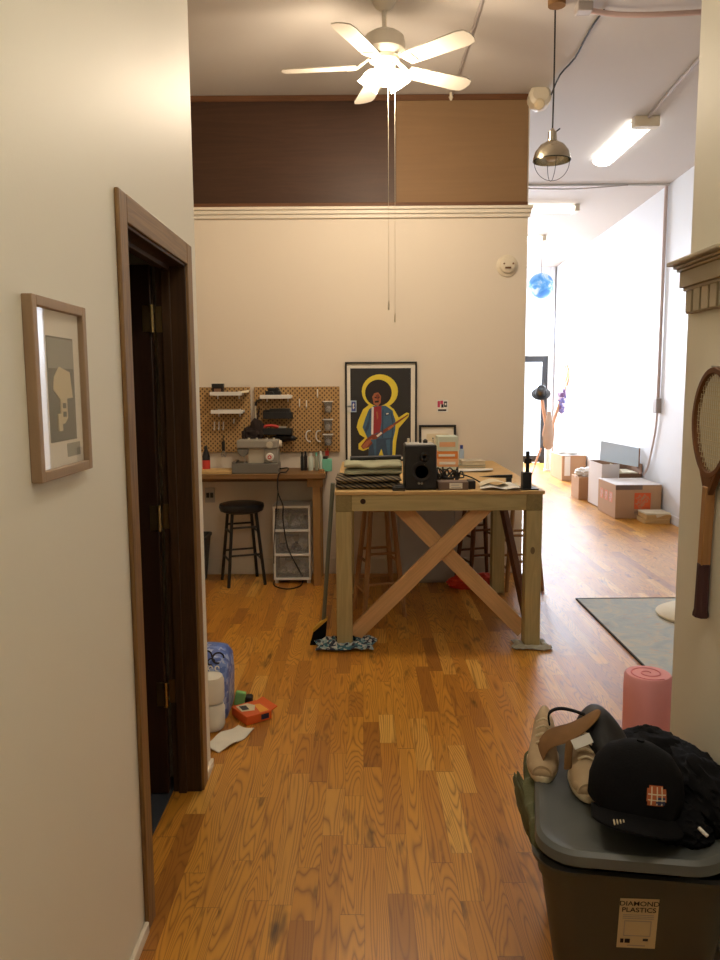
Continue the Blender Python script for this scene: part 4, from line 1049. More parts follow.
# ------------------------------------------------------------------ desk and pegboards
DX1, DZ1, DYF = -0.275, 0.872, 5.79
t = thing('sewing_desk', 'long wooden desk against the wall under the pegboards', 'desk', (-1.0, 6.0, 0))
b = MB(); b.box(-2.25, DX1, DYF, YB-0.002, DZ1-0.036, DZ1); b.build('desk_top', 'desktop', t, bev=0.003)
for y in (DYF+0.06, YB-0.1):
    for x in (DX1-0.10, -2.2):
        b = MB(); b.box(x, x+0.06, y, y+0.05, 0, DZ1-0.036); b.build('leg', 'desklegs', t, bev=0.003)
for x in (DX1-0.14,):
    b = MB(); b.box(x, x+0.12, DYF+0.05, DYF+0.06, DZ1-0.105, DZ1-0.036); b.build('bracket', 'desklegs', t, bev=0.002)
b = MB(); b.box(-2.1, DX1-0.1, YB-0.09, YB-0.06, DZ1-0.10, DZ1-0.036); b.build('rear_rail', 'desktop', t, bev=0.002)
# loose board under the machine
b = MB(); b.box(-1.45, -0.98, DYF+0.03, DYF+0.25, DZ1, DZ1+0.022); tag(b.build('loose_board', 'plytop', off=(-1.2, DYF+0.14, DZ1), bev=0.002), 'pale board lying on the desk left of the sewing machine', 'board')
def pegb(label, x0, x1, z0, z1):
    b = MB(); b.box(x0, x1, YB-0.03, YB-0.018, z0, z1)
    t = thing('pegboard', label, 'pegboard', (x0, YB-0.02, z0), 'pegboards above the desk')
    b.build('board', 'peg', t, bev=0.003)
    b = MB()
    for x in (x0+0.05, x1-0.05):
        for z in (z0+0.05, z1-0.05): b.cyl((x, YB-0.02, z), (x, YB, z), 0.015, n=10)
    b.build('spacers', 'white', t)
p1a = aty(250, 387, YB-0.03); p2a = aty(254, 387, YB-0.03); p2b = aty(339.5, 387, YB-0.03)
zlo = aty(300, 452, YB-0.03).z
pegb('left pegboard with white shelves, partly hidden by the hall wall', -1.62, p1a.x, zlo, p1a.z)
pegb('right pegboard with black trays and jar holders', p2a.x, p2b.x, zlo, p1a.z)
YP = YB-0.03
def shelf(label, x0, x1, py, mt, tray=False):
    a, c_ = aty(x0, py, YP-0.10), aty(x1, py, YP-0.10)
    t = thing('peg_shelf', label, 'shelf', ((a.x+c_.x)/2, YP, a.z), 'little shelves hung on the pegboards')
    b = MB(); z = a.z
    if not tray:
        b.box(a.x, c_.x, YP-0.11, YP, z-0.012, z-0.004); b.box(a.x, c_.x, YP-0.112, YP-0.106, z-0.014, z+0.016); b.box(a.x, a.x+0.004, YP-0.106, YP, z-0.012, z+0.012); b.box(c_.x-0.004, c_.x, YP-0.106, YP, z-0.012, z+0.012)
    else:
        b.box(a.x, c_.x, YP-0.11, YP, z-0.03, z-0.024); b.box(a.x, c_.x, YP-0.112, YP-0.104, z-0.03, z+0.022); b.box(a.x, a.x+0.006, YP-0.106, YP, z-0.03, z+0.018); b.box(c_.x-0.006, c_.x, YP-0.106, YP, z-0.03, z+0.018)
    b.build('tray', mt, t, bev=0.002)
    b = MB()
    for x in (a.x+0.04, c_.x-0.04): b.box(x, x+0.008, YP-0.02, YP+0.001, z-0.04, z+0.02)
    b.build('hooks', mt, t)
    return a.x, c_.x, z-0.004
sa = shelf('upper white shelf on the left pegboard', 210, 242, 394, 'white')
sb = shelf('lower white shelf on the left pegboard', 211, 243, 412, 'white')
sc_ = shelf('white shelf on the right pegboard above the black trays', 260, 291.5, 397, 'white')
sd_ = shelf('upper black tray on the right pegboard', 263, 292, 415, 'black', True)
se_ = shelf('lower black tray on the right pegboard holding red scissors', 262, 292, 431, 'black', True)
# things on the shelves
x0 = sa[0]
t = thing('small_carton', 'small dark box with a black lid on the upper white shelf', 'box', (x0+0.06, YP-0.06, sa[2]))
b = MB(); b.box(x0+0.015, x0+0.10, YP-0.09, YP-0.04, sa[2], sa[2]+0.072); b.build('body', 'darkbrown', t, bev=0.002)
b = MB(); b.box(x0+0.012, x0+0.103, YP-0.092, YP-0.038, sa[2]+0.055, sa[2]+0.084); b.build('lid', 'black', t, bev=0.002)
b = MB(); b.box(x0+0.03, x0+0.085, YP-0.0925, YP-0.089, sa[2]+0.02, sa[2]+0.045); b.build('sticker', 'carddark', t)
b = MB(); b.sheet(lambda u, v: Vector((x0+0.11+0.19*u, YP-0.095+0.08*v, sa[2]+0.004+0.02*u*v+0.012*u)), 8, 4, 0.002); tag(b.build('paper_strip', 'cream', off=(x0+0.2, YP-0.05, sa[2])), 'pale paper strip lying on the upper white shelf', 'paper')
b = MB(); b.box(sb[0]+0.05, sb[1]-0.03, YP-0.08, YP-0.06, sb[2], sb[2]+0.024); tag(b.build('metal_ruler', 'steel', off=(sb[0]+0.1, YP-0.07, sb[2])), 'thin ruler on the lower white shelf', 'ruler')
b = MB(); x = sc_[0]+0.04
b.box(x, x+0.12, YP-0.09, YP-0.03, sc_[2], sc_[2]+0.05); b.box(x+0.02, x+0.09, YP-0.085, YP-0.03, sc_[2]+0.05, sc_[2]+0.075); b.cyl((x+0.09, YP-0.09, sc_[2]+0.06), (x+0.09, YP-0.03, sc_[2]+0.06), 0.02, n=14); b.cyl((x+0.05, YP-0.11, sc_[2]+0.028), (x+0.05, YP-0.088, sc_[2]+0.028), 0.02, n=14)
tag(b.build('photo_camera', 'black', off=(x+0.06, YP-0.06, sc_[2]), bev=0.005), 'black camera on the white shelf of the right pegboard', 'camera')
b = MB(); x = sd_[0]+0.05
b.box(x, x+0.16, YP-0.09, YP-0.03, sd_[2]-0.02, sd_[2]+0.052); b.cyl((x-0.05, YP-0.07, sd_[2]+0.03), (x+0.02, YP-0.07, sd_[2]+0.036), 0.012, n=10)
tag(b.build('tool_case', 'blackframe', off=(x, YP-0.06, sd_[2]), bev=0.006), 'black tool case lying in the upper black tray', 'case')
t = thing('scissors', 'red handled scissors on the lower black tray', 'scissors', (se_[0]+0.06, YP-0.06, se_[2]))
b = MB(); b.tube([(se_[0]+0.0, YP-0.085, se_[2]+0.03), (se_[0]+0.04, YP-0.085, se_[2]+0.045), (se_[0]+0.10, YP-0.085, se_[2]+0.042), (se_[0]+0.13, YP-0.085, se_[2]+0.03)], 0.011, 8); b.tube([(se_[0]+0.0, YP-0.085, se_[2]+0.03), (se_[0]+0.06, YP-0.07, se_[2]+0.012), (se_[0]+0.13, YP-0.085, se_[2]+0.03)], 0.009, 8); b.build('handles', 'red', t)
b = MB(); b.bar((se_[0]+0.12, YP-0.085, se_[2]+0.032), (se_[0]+0.19, YP-0.085, se_[2]+0.03), 0.004, 0.016); b.build('blades', 'steel', t)
b = MB(); b.sphere((se_[0]+0.17, YP-0.05, se_[2]-0.055), (0.09, 0.035, 0.03), 3, 0.5, 2.2, 4); tag(b.build('cable_bundle', 'cord', off=(se_[0]+0.17, YP-0.05, se_[2]-0.05)), 'black cable bundle hanging below the lower black tray', 'cables')
# hooks
def hook(px, py, label, ln=0.06, curl=False):
    c = aty(px, py, YP-0.01)
    b = MB()
    if not curl: b.tube([(c.x, YP, c.z+ln/2), (c.x, YP-0.012, c.z+ln/2-0.004), (c.x, YP-0.014, c.z-ln*0.3), (c.x, YP-0.03, c.z-ln/2), (c.x, YP-0.042, c.z-ln*0.3)], 0.0045, 8)
    else: b.tube([(c.x+0.02, YP, c.z+0.042), (c.x-0.006, YP-0.015, c.z+0.036), (c.x-0.016, YP-0.02, c.z), (c.x-0.004, YP-0.02, c.z-0.036), (c.x+0.022, YP-0.02, c.z-0.044)], 0.005, 8)
    tag(b.build('peg_hook', 'white', off=(c.x, YP, c.z)), label, 'hook', 'white pegboard hooks')
hook(214.5, 426, 'leftmost of the three white hooks on the left pegboard')
hook(219, 426, 'middle of the three white hooks on the left pegboard')
hook(223.5, 426, 'rightmost of the three white hooks, holding the dark knife')
hook(234, 421, 'small white hook at the right side of the left pegboard', 0.03)
hook(299.5, 403, 'left of the two white hooks beside the white shelf')
hook(306.5, 404.5, 'right of the two white hooks beside the white shelf')
hook(317.5, 393.5, 'white hook near the top of the right pegboard')
hook(308, 436, 'left curled white hook on the right pegboard', curl=True)
hook(318, 436, 'right curled white hook on the right pegboard', curl=True)
# jars in holders
for py, mt, lb in ((407, 'clear', 'top of the three clear jars on the right pegboard'), (425, 'clear', 'middle of the three clear jars on the right pegboard'), (440, 'clear', 'bottom of the three clear jars on the right pegboard')):
    c = aty(328, py, YP-0.06)
    t = thing('peg_jar', lb, 'jar', (c.x, YP-0.05, c.z-0.045), 'clear jars on the right pegboard')
    b = MB(); b.lathe([(0.028, c.z-0.045), (0.036, c.z+0.04), (0.033, c.z+0.04), (0.025, c.z-0.04)], (c.x, YP-0.05, 0), 18, cap1=True); b.build('cup', 'clear', t)
    b = MB(); b.box(c.x-0.04, c.x+0.04, YP-0.09, YP, c.z+0.04, c.z+0.046); b.build('holder', 'white', t)
    b = MB(); b.sphere((c.x, YP-0.05, c.z-0.015), (0.022, 0.022, 0.024), 2, 0.4, 3, py); b.build('contents', 'greycord', t)
# dark knife hung on hook, strap, bag
c = aty(223.5, 447, YP-0.03)
t = thing('hanging_scissors', 'black handled snips hanging on the left pegboard', 'scissors', (c.x, YP-0.03, c.z))
b = MB(); b.tube([(c.x, YP-0.03, c.z+0.095), (c.x, YP-0.03, c.z+0.04)], 0.004); b.box(c.x-0.012, c.x+0.012, YP-0.04, YP-0.024, c.z-0.03, c.z+0.045); b.build('grip', 'black', t, bev=0.004)
b = MB()
for sx in (-1, 1): b.tube([(c.x, YP-0.03, c.z-0.03), (c.x+sx*0.018, YP-0.03, c.z-0.055), (c.x+sx*0.012, YP-0.03, c.z-0.08), (c.x, YP-0.03, c.z-0.06)], 0.0035)
b.build('jaws', 'steel', t)
c = aty(255.5, 412, YP-0.02)
b = MB(); b.box(c.x-0.006, c.x+0.006, YP-0.02, YP-0.012, c.z-0.08, c.z+0.05); b.mi = 1; b.tube([(c.x, YP-0.014, c.z+0.05), (c.x+0.012, YP-0.02, c.z+0.085), (c.x+0.05, YP-0.02, c.z+0.098)], 0.008); b.tube([(c.x, YP-0.016, c.z-0.07), (c.x, YP-0.016, c.z-0.11)], 0.005)
tag(b.build('paint_brush', ['offwhite', 'black'], off=(c.x, YP-0.02, c.z)), 'thin white handled tool hanging between the pegboards', 'tool')
c = aty(252, 434, 6.12)
b = MB(); b.sphere((c.x, 6.12, c.z-0.015), (0.075, 0.055, 0.075), 4, 0.35, 1.8, 6, True); b.sphere((c.x+0.035, 6.13, c.z+0.03), (0.06, 0.05, 0.09), 3, 0.3, 2, 8, True); b.tube([(c.x+0.04, 6.17, c.z+0.1), (c.x+0.045, 6.2, c.z+0.17), (c.x+0.05, 6.22, c.z+0.2)], 0.006)
tag(b.build('hanging_pouch', 'darkbrown', off=(c.x, 6.12, c.z)), 'dark cloth pouch hanging on the pegboard behind the sewing machine', 'pouch')
# sewing machine (parts in world coordinates)
s0, s1 = aty(232, 474, 5.84).x, aty(279, 474, 5.84).x
MY0, MY1 = 5.83, 6.02
t = thing('sewing_machine', 'grey sewing machine on the desk', 'sewing machine', ((s0+s1)/2, 5.92, DZ1))
z0 = DZ1+0.0
pxm = (s1-s0)/47.0
hz = lambda py: DZ1+(474-py)*pxm
xx = lambda p: s0+(p-232)*pxm
b = MB(); b.box(xx(232), xx(278.5), MY0, MY1, hz(474), hz(464)); b.box(xx(232), xx(236), MY0-0.0, MY1, hz(464), hz(462)); b.build('base', 'sewdark', t, bev=0.006)
b = MB(); b.box(xx(264), xx(278), MY0+0.03, MY1-0.02, hz(464), hz(449)); b.build('column', 'sewgrey', t, bev=0.008)
b = MB(); b.box(xx(237), xx(278.5), MY0+0.02, MY1-0.02, hz(449), hz(440.5)); b.build('arm', 'sewgrey', t, bev=0.01, seg=3)
b = MB(); b.box(xx(248), xx(264), MY0+0.05, MY1-0.03, hz(464), hz(449)); b.build('rear_panel', 'sewlight', t, bev=0.002)
b = MB(); b.loft([[Vector((xx(p), y, hz(q))) for p, q in ((237, 449.5), (249, 449.5), (247, 455), (243.5, 457.5), (240, 456), (237.4, 452))] for y in (MY0+0.03, MY1-0.05)]); b.build('needle_head', 'sewdark', t, bev=0.003)
b = MB(); b.cyl((xx(244), MY0+0.07, hz(457)), (xx(244), MY0+0.07, hz(464)), 0.004, n=8); b.box(xx(243), xx(245.5), MY0+0.055, MY0+0.085, hz(464.2), hz(463.2)); b.build('needle_bar', 'steel', t)
for (p, q, r, mt) in ((270, 445.5, 0.027, 'sewlight'), (270, 457.5, 0.031, 'white')):
    b = MB(); b.cyl((xx(p), MY0+0.032, hz(q)), (xx(p), MY0+0.006, hz(q)), r, r*0.92, 24); o = b.build('dial', mt, t, bev=0.002)
    if mt == 'white':
        b = MB(); b.cyl((xx(p), MY0+0.006, hz(q)), (xx(p), MY0+0.002, hz(q)), 0.015, n=16); b.mi = 1; b.cyl((xx(p), MY0+0.003, hz(q)), (xx(p), MY0-0.004, hz(q)), 0.007, n=12); b.build('dial_cap', ['red', 'white'], o, off=parent_world(t))
b = MB(); b.cyl((xx(278.5), 5.93, hz(445)), (xx(281), 5.93, hz(445)), 0.028, 0.025, 20); b.build('hand_wheel', 'offwhite', t, bev=0.002)
b = MB()
for p in (248, 256, 266, 273): b.cyl((xx(p), 5.93, hz(440.6)), (xx(p), 5.93, hz(439)), 0.008, n=10)
b.build('thread_guides', 'offwhite', t)
b = MB(); b.cyl((xx(243), 5.95, hz(441)), (xx(243), 5.95, hz(425)), 0.003, n=6); b.build('spool_pin', 'darkmetal', t)
# power cord down to the floor
b = MB()
pts = [Vector((s1, 5.9, DZ1+0.03)), aty(288, 468, 5.86), aty(286, 472, 5.80), aty(278.5, 474.5, 5.775), aty(278, 492, 5.772), aty(283, 506, 5.772), aty(283, 520, 5.774), aty(288, 548, 5.776), aty(299, 570, 5.78), atz(303, 579, 0.008), atz(300, 586, 0.006), atz(287, 589, 0.006), atz(275, 586, 0.006), atz(275, 581, 0.006), atz(284, 579.5, 0.006)]
b.tube(pts, 0.0055, 6, 4)
b.tube([aty(278, 490, 5.776), aty(276, 515, 5.776), aty(274, 545, 5.776), atz(274, 578, 0.006)], 0.004, 6, 4)
b.build('power_cord', 'cord', t, label='black power cord hanging to the floor')
# bottles etc. on the desk
def bottle(name, label, px, w_, h, mt, capm, y=6.05, cat='bottle'):
    c = aty(px, 470, y); x = c.x
    t = thing(name, label, cat, (x, y, DZ1), 'bottles on the desk')
    b = MB(); b.lathe([(w_/2, DZ1), (w_/2, DZ1+h*0.72), (w_*0.3, DZ1+h*0.82)], (x, y, 0), 14); b.build('body', mt, t)
    b = MB(); b.cyl((x, y, DZ1+h*0.82), (x, y, DZ1+h), w_*0.28, n=10); b.build('cap', capm, t)
bottle('spray_bottle', 'left black bottle on the desk right of the sewing machine', 302.3, 0.026, 0.145, 'black', 'black')
bottle('spray_bottle', 'right brown black bottle beside the first black one', 305.8, 0.026, 0.15, 'darkbrown', 'black')
bottle('glue_bottle', 'clear pale bottle next to the black bottles', 311, 0.04, 0.135, 'mint', 'white')
bottle('glue_bottle', 'narrow greenish bottle left of the mint box', 316.5, 0.03, 0.14, 'bookgreen', 'teal')
bottle('glue_bottle', 'pale bottle behind the mint box', 320.8, 0.03, 0.145, 'mint', 'white', 6.1)
c0, c1 = aty(322.5, 471, 5.98), aty(332, 471, 5.98)
t = thing('small_carton', 'mint green box with dark slot on the desk', 'box', ((c0.x+c1.x)/2, 5.98, DZ1))
b = MB(); b.box(c0.x, c1.x, 5.96, 6.02, DZ1, DZ1+0.095); b.build('body', 'teal', t, bev=0.003)
b = MB(); b.box(c0.x+0.004, c0.x+0.04, 5.965, 6.015, DZ1+0.095, DZ1+0.112); b.build('tab', 'black', t, bev=0.002)
b = MB(); c = aty(327, 452, YP-0.02); b.box(c.x-0.015, c.x+0.015, YP-0.02, YP, c.z-0.03, c.z+0.01); b.tube([(c.x, YP-0.01, c.z), (c.x+0.005, YP-0.02, c.z+0.03)], 0.004)
tag(b.build('clip', 'red', off=(c.x, YP-0.01, c.z), bev=0.003), 'small red clip at the lower edge of the right pegboard', 'clip')
c = aty(206.5, 470, 6.0)
t = thing('squeeze_bottle', 'dark bottle with red label on the desk at the hall wall edge', 'bottle', (c.x, 6.0, DZ1))
b = MB(); b.lathe([(0.03, DZ1), (0.03, DZ1+0.12), (0.014, DZ1+0.17), (0.012, DZ1+0.2)], (c.x, 6.0, 0), 16); b.build('body', 'black', t)
b = MB(); b.lathe([(0.0305, DZ1+0.02), (0.0305, DZ1+0.09)], (c.x, 6.0, 0), 16, cap0=False, cap1=False); b.build('sticker', 'red', t)
b = MB(); b.box(DX1-0.055, DX1-0.01, 5.83, 5.9, DZ1, DZ1+0.012); b.sphere((DX1-0.03, 5.87, DZ1+0.018), (0.025, 0.02, 0.012), 2); tag(b.build('pin_cushion', 'stoolwood', off=(DX1-0.03, 5.87, DZ1)), 'tiny brown pad at the right end of the desk', 'pad')

# black stool, drawers, bin under the desk
t = thing('bar_stool', 'black padded stool under the desk', 'stool', (-0.935, 5.98, 0), None, 0.35, True)
h = 0.632
b = MB(); b.lathe([(0.13, h-0.075), (0.165, h-0.06), (0.175, h-0.03), (0.17, h-0.008), (0.14, h), (0, h)], n=32, cap1=False); b.build('seat', mat('black_vinyl', rgb(30, 30, 33), 0.35, var=0.1), t)
PL = []
for k in range(4):
    a = PI/4+k*PI/2; d = Vector((math.cos(a), math.sin(a), 0))
    pts = [d*0.20, d*0.165+Vector((0, 0, 0.28)), d*0.13+Vector((0, 0, h-0.07))]; PL.append(pts)
    b = MB(); b.tube(pts, 0.0125, 8); b.build('leg', 'blackframe', t)
for k in range(4):
    for z in (0.20, 0.42) if k % 2 else (0.24, 0.46):
        f_ = lambda P_: P_[0].lerp(P_[1], z/0.28) if z < 0.28 else P_[1].lerp(P_[2], (z-0.28)/0.295)
        b = MB(); b.cyl(f_(PL[k]), f_(PL[(k+1) % 4]), 0.008, n=8); b.build('rung', 'blackframe', t)
xa, xb = -0.69, -0.40
t = thing('drawer_unit', 'white three drawer plastic storage tower under the desk', 'drawers', (-0.545, 6.05, 0))
zs = [0.045, 0.235, 0.425, 0.61]
b = MB()
for x in (xa, xb-0.016):
    b.box(x, x+0.016, 5.925, 5.95, 0.03, 0.61); b.box(x, x+0.016, 6.19, 6.215, 0.03, 0.61)
b.box(xa, xa+0.004, 5.94, 6.21, 0.03, 0.61); b.box(xb-0.004, xb, 5.94, 6.21, 0.03, 0.61)
for z in zs: b.box(xa, xb, 5.922, 6.215, z-0.016, z)
for x in (xa+0.02, xb-0.02):
    for y in (5.95, 6.19): b.cyl((x, y, 0), (x, y, 0.03), 0.015, n=10)
b.build('frame', 'white', t, bev=0.003)
cl = [('cream', 'greycord'), ('bluegrey', 'white'), ('greybox', 'white')]
for i in range(3):
    z0_, z1_ = zs[i]+0.004, zs[i+1]-0.02
    b = MB(); b.box(xa+0.018, xb-0.018, 5.93, 5.936, z0_, z1_); b.box(xa+0.018, xa+0.022, 5.936, 6.2, z0_, z1_); b.box(xb-0.022, xb-0.018, 5.936, 6.2, z0_, z1_); b.box(xa+0.018, xb-0.018, 5.936, 6.2, z0_, z0_+0.004)
    o = b.build('drawer', 'clear', t, smooth=False)
    b = MB(); b.box(xa+0.09, xb-0.09, 5.918, 5.93, z1_-0.03, z1_-0.012); b.build('handle', 'clear', o, off=parent_world(t), bev=0.003)
    b = MB(); random.seed(i+11)
    for k in range(4):
        b.mi = k % 2
        cx_ = xa+0.07+0.05*k
        b.sphere((cx_, 6.02+0.03*(k % 2), z0_+0.035+0.02*(k % 2)), (0.04, 0.06, 0.03+0.015*(k % 2)), 3, 0.4, 2, i*5+k, zmin=z0_+0.005)
    b.build('contents', [('raggrey', 'white'), ('navy', 'white'), ('white', 'palegreen')][i], o, off=parent_world(t))
t = thing('waste_bin', 'dark grey bin under the desk at the hall wall edge', 'bin', (-1.36, 6.06, 0))
b = MB(); b.loft([rrect(0.22, 0.2, 0.03, 0, -1.36, 6.06), rrect(0.29, 0.26, 0.035, 0.36, -1.36, 6.06), rrect(0.27, 0.24, 0.03, 0.36, -1.36, 6.06), rrect(0.20, 0.18, 0.025, 0.02, -1.36, 6.06)]); b.build('body', 'bluegrey', t)
b = MB(); b.loft([rrect(0.305, 0.275, 0.035, 0.345, -1.36, 6.06), rrect(0.305, 0.275, 0.035, 0.365, -1.36, 6.06), rrect(0.27, 0.24, 0.03, 0.365, -1.36, 6.06), rrect(0.27, 0.24, 0.03, 0.345, -1.36, 6.06)], False, False); b.build('rim', 'bluegrey', t)

# ------------------------------------------------------------------ left floor items at the wall corner
t = thing('towel_pack', 'blue wrapped pack of white paper rolls behind the left wall end', 'paper towels', (-0.75, 3.5, 0))
b = MB()
rings = []
for i, (z, k) in enumerate(((0.004, 0.94), (0.03, 1.0), (0.18, 1.02), (0.26, 0.98), (0.295, 0.84), (0.315, 0.5))):
    rings.append([Vector((p.x+0.006*noise.noise((p.x*20, p.y*20, z*9)), p.y+0.006*noise.noise((p.y*20, p.x*20, z*9)), z)) for p in rrect(0.27*k, 0.28*k, 0.06*k, z, -0.757, 3.54, 6)])
b.loft(rings); b.build('wrapper', 'towelblue', t)
for z0_ in (0.004, 0.128):
    for x_ in (-0.684, -0.815):
        b = MB(); b.lathe([(0.02, z0_), (0.056, z0_+0.004), (0.063, z0_+0.02), (0.063, z0_+0.10), (0.056, z0_+0.12), (0.02, z0_+0.124)], (x_, 3.345, 0), 24); b.build('roll', 'towelwhite', t)
b = MB()
for cz, cx_, r_ in ((0.30, -0.66, 0.020), (0.305, -0.72, 0.024), (0.285, -0.69, 0.012), (0.30, -0.78, 0.02)):
    b.tube([(cx_+r_*1.3*math.cos(a), 3.400+0.9*max(0, cz+r_*math.sin(a)-0.26)*0.75, cz+r_*math.sin(a)) for a in [i*0.5 for i in range(11)]], 0.004, 6)
b.build('scroll_print', 'ink', t)
b = MB()
for k in range(5): b.tube([(-0.78+0.03*k+0.009*math.cos(a), 3.397, 0.262+0.011*math.sin(a)) for a in [i*2*PI/10 for i in range(8+k % 3)]], 0.003, 6)
b.build('letter_print', 'white', t)
R = Rz(math.radians(-38))
t = thing('carton', 'orange carton lying on the floor beside the paper pack', 'box', (-0.52, 3.47, 0), None, math.radians(-54), True)
b = MB(); b.box(-0.075, 0.075, -0.065, 0.065, 0.0, 0.042); b.build('body', 'boxorange', t, bev=0.003)
b = MB(); b.prism([(-0.06, -0.05, 0.0425), (0.01, -0.055, 0.0425), (0.03, 0.0, 0.0425), (-0.02, 0.03, 0.0425), (-0.06, 0.01, 0.0425)], (0, 0, 0.0006)); b.mi = 1
b.prism([(-0.05, -0.04, 0.0432), (-0.0, -0.045, 0.0432), (0.008, -0.015, 0.0432), (-0.04, -0.008, 0.0432)], (0, 0, 0.0006)); b.mi = 2
b.prism([(-0.03, 0.03, 0.0425), (0.065, 0.01, 0.0425), (0.065, 0.055, 0.0425), (-0.02, 0.055, 0.0425)], (0, 0, 0.0006)); b.mi = 3
b.box(0.0752, 0.0758, 0.01, 0.05, 0.01, 0.034)
b.build('print', ['artcream', 'bluegrey', 'cartonyellow', 'navy'], t, smooth=False)
b = MB(); b.box(-0.07, 0.07, 0.065, 0.1, 0.037, 0.0405, Rx(0.35), (0, 0.065, 0.04)); b.build('flap', 'boxorange', t)
b = MB(); b.sheet(lambda u, v: Vector((-0.645, 3.13, 0))+Rz(math.radians(60)) @ Vector((0.24*u, (v-0.5)*(0.085+0.03*math.sin(u*3)), 0.006+0.012*math.sin(u*5+v*2)**2)), 20, 8, 0.004)
tag(b.build('paper_towel', 'towelwhite', off=(-0.6, 3.25, 0)), 'white folded paper towel on the floor at the wall corner', 'paper')
t = thing('sponge', 'green sponge leaning on a black pad behind the orange carton', 'sponge', (-0.60, 3.60, 0))
b = MB(); b.box(-0.625, -0.575, 3.58, 3.61, 0.0, 0.07, Ry(0.2), (-0.575, 3.60, 0.0)); b.bm.verts.ensure_lookup_table(); b.build('foam', 'lcdgreen', t, bev=0.008)
b = MB(); b.box(-0.57, -0.535, 3.59, 3.64, 0, 0.045); b.build('pad', 'black', t, bev=0.008)

# ------------------------------------------------------------------ storage tote with clothes
BX, BY, BR = 0.688, 1.955, math.radians(-8.5)
BH = 0.40
t = thing('storage_tote', 'big grey plastic tote at the foot of the right wall', 'storage tote', (BX, BY, 0), None, BR, True)
def totering(k, z, g=0.0): return rrect(0.475*k+g, 0.56*k+g, 0.09*k, z, 0, 0, 8)
b = MB()
b.loft([totering(0.72, 0.0), totering(0.74, 0.012), totering(0.95, BH-0.06), totering(0.98, BH-0.055), totering(1.0, BH-0.012), totering(1.0, BH-0.008, 0.022), totering(1.0, BH, 0.022), totering(0.98, BH), totering(0.93, BH-0.03), totering(0.72, 0.02)])
b.build('body', 'tote', t)
# label on the front face
fy0 = lambda z: -0.56/2*(0.74+(0.95-0.74)*(z-0.012)/(BH-0.072))
zc_, hh, ww = 0.225, 0.085, 0.062
up_ = Vector((0, -0.56/2*0.21/(BH-0.072), 1)).normalized(); n_ = Vector((1, 0, 0)).cross(up_)
LK = 1.75
ctr = Vector((-0.005, fy0(0.262)-0.002, 0.262))
ux_ = Vector((math.cos(0.06), 0, math.sin(0.06)))
def lq(mb, a0, b0, a1, b1, e=0.0004): mb.prism([ctr+(ux_*p*0.84+up_*q)*LK+n_*e for p, q in ((a0, b0), (a1, b0), (a1, b1), (a0, b1))], n_*0.0004)
b = MB(); lq(b, -0.030, -0.042, 0.030, 0.042, -0.0006); b.mi = 1
add_text(b, 'DIAMOND', 0.0108*LK, ctr+up_*0.034*LK, ux_, up_, 0.001); add_text(b, 'PLASTICS', 0.0108*LK, ctr+up_*0.0235*LK, ux_, up_, 0.001)
b.mi = 2
for k in range(3): lq(b, -0.024, 0.0145-0.003*k, 0.024, 0.0155-0.003*k)
for q in ((-0.021, 0.004, 0.021, 0.0052), (-0.021, -0.021, 0.021, -0.0198), (-0.021, -0.021, -0.0198, 0.005), (0.0198, -0.021, 0.021, 0.005)): lq(b, *q)
b.mi = 1
for q in ((-0.025, -0.033, -0.020, -0.026), (-0.018, -0.033, -0.010, -0.026), (0.010, -0.029, 0.018, -0.025)): lq(b, *q)
b.mi = 2
lq(b, -0.014, -0.038, 0.014, -0.0365)
b.build('sticker', ['artcream', 'ink', 'greycord'], t, smooth=False, label='cream product sticker with black lettering')
# lid lying askew over the clothes
LR = Matrix.Rotation(math.radians(3.5), 3, 'X') @ Matrix.Rotation(math.radians(-2.0), 3, 'Y')
LZ = 0.475
tl = thing('tote_lid', 'grey lid lying askew on the overfull tote', 'lid', (BX-0.022, BY-0.05, LZ), None, math.radians(-12), True)
def lr(w_, d_, r_, z): return [LR @ p for p in rrect(w_, d_, r_, z, 0, 0, 8)]
b = MB()
b.loft([lr(0.43, 0.53, 0.10, -0.028), lr(0.44, 0.54, 0.10, -0.024), lr(0.435, 0.535, 0.10, 0.0), lr(0.415, 0.515, 0.095, 0.008), lr(0.385, 0.485, 0.085, 0.006), lr(0.36, 0.46, 0.08, -0.004), lr(0.10, 0.2, 0.04, -0.004)], False, True)
b.loft([lr(0.43, 0.53, 0.10, -0.028), lr(0.42, 0.52, 0.10, -0.028), lr(0.405, 0.505, 0.09, -0.008), lr(0.1, 0.2, 0.04, -0.008)], False, True)
b.build('panel', 'lid', tl)
# olive cloth spilling out on the left
Rb = Rz(BR); base = Vector((BX, BY, 0))
def W(x, y, z): return base + Rb @ Vector((x, y, 0)) + Vector((0, 0, z))
b = MB()
b.tube([W(-0.225, 0.22, 0.43), W(-0.232, 0.12, 0.43), W(-0.236, 0.0, 0.425), W(-0.234, -0.12, 0.415), W(-0.222, -0.20, 0.41)], 0.022, 12, 5)
for v in b.bm.verts:
    v.co += Vector((0.010*noise.noise(v.co*30), 0.012*noise.noise(v.co*26+Vector((9, 0, 0))), 0.028*noise.noise(v.co*24+Vector((3, 3, 0)))))
b.sphere(W(-0.247, 0.02, 0.375), (0.014, 0.17, 0.055), 4, 0.4, 3.0, 2, True)
tag(b.build('olive_shirt', 'green_cloth', off=W(-0.26, 0, 0.4), sub=1), 'olive cloth spilling out between the tote and its lid', 'shirt')
# black clothes between rim and lid
b = MB(); b.sphere(W(0, 0.0, 0.36), (0.165, 0.21, 0.08), 5, 0.14, 2.5, 4, True)
tag(b.build('black_clothes', 'blackmatte', off=W(0, 0, 0.35)), 'black clothes filling the tote under the lid', 'clothes')
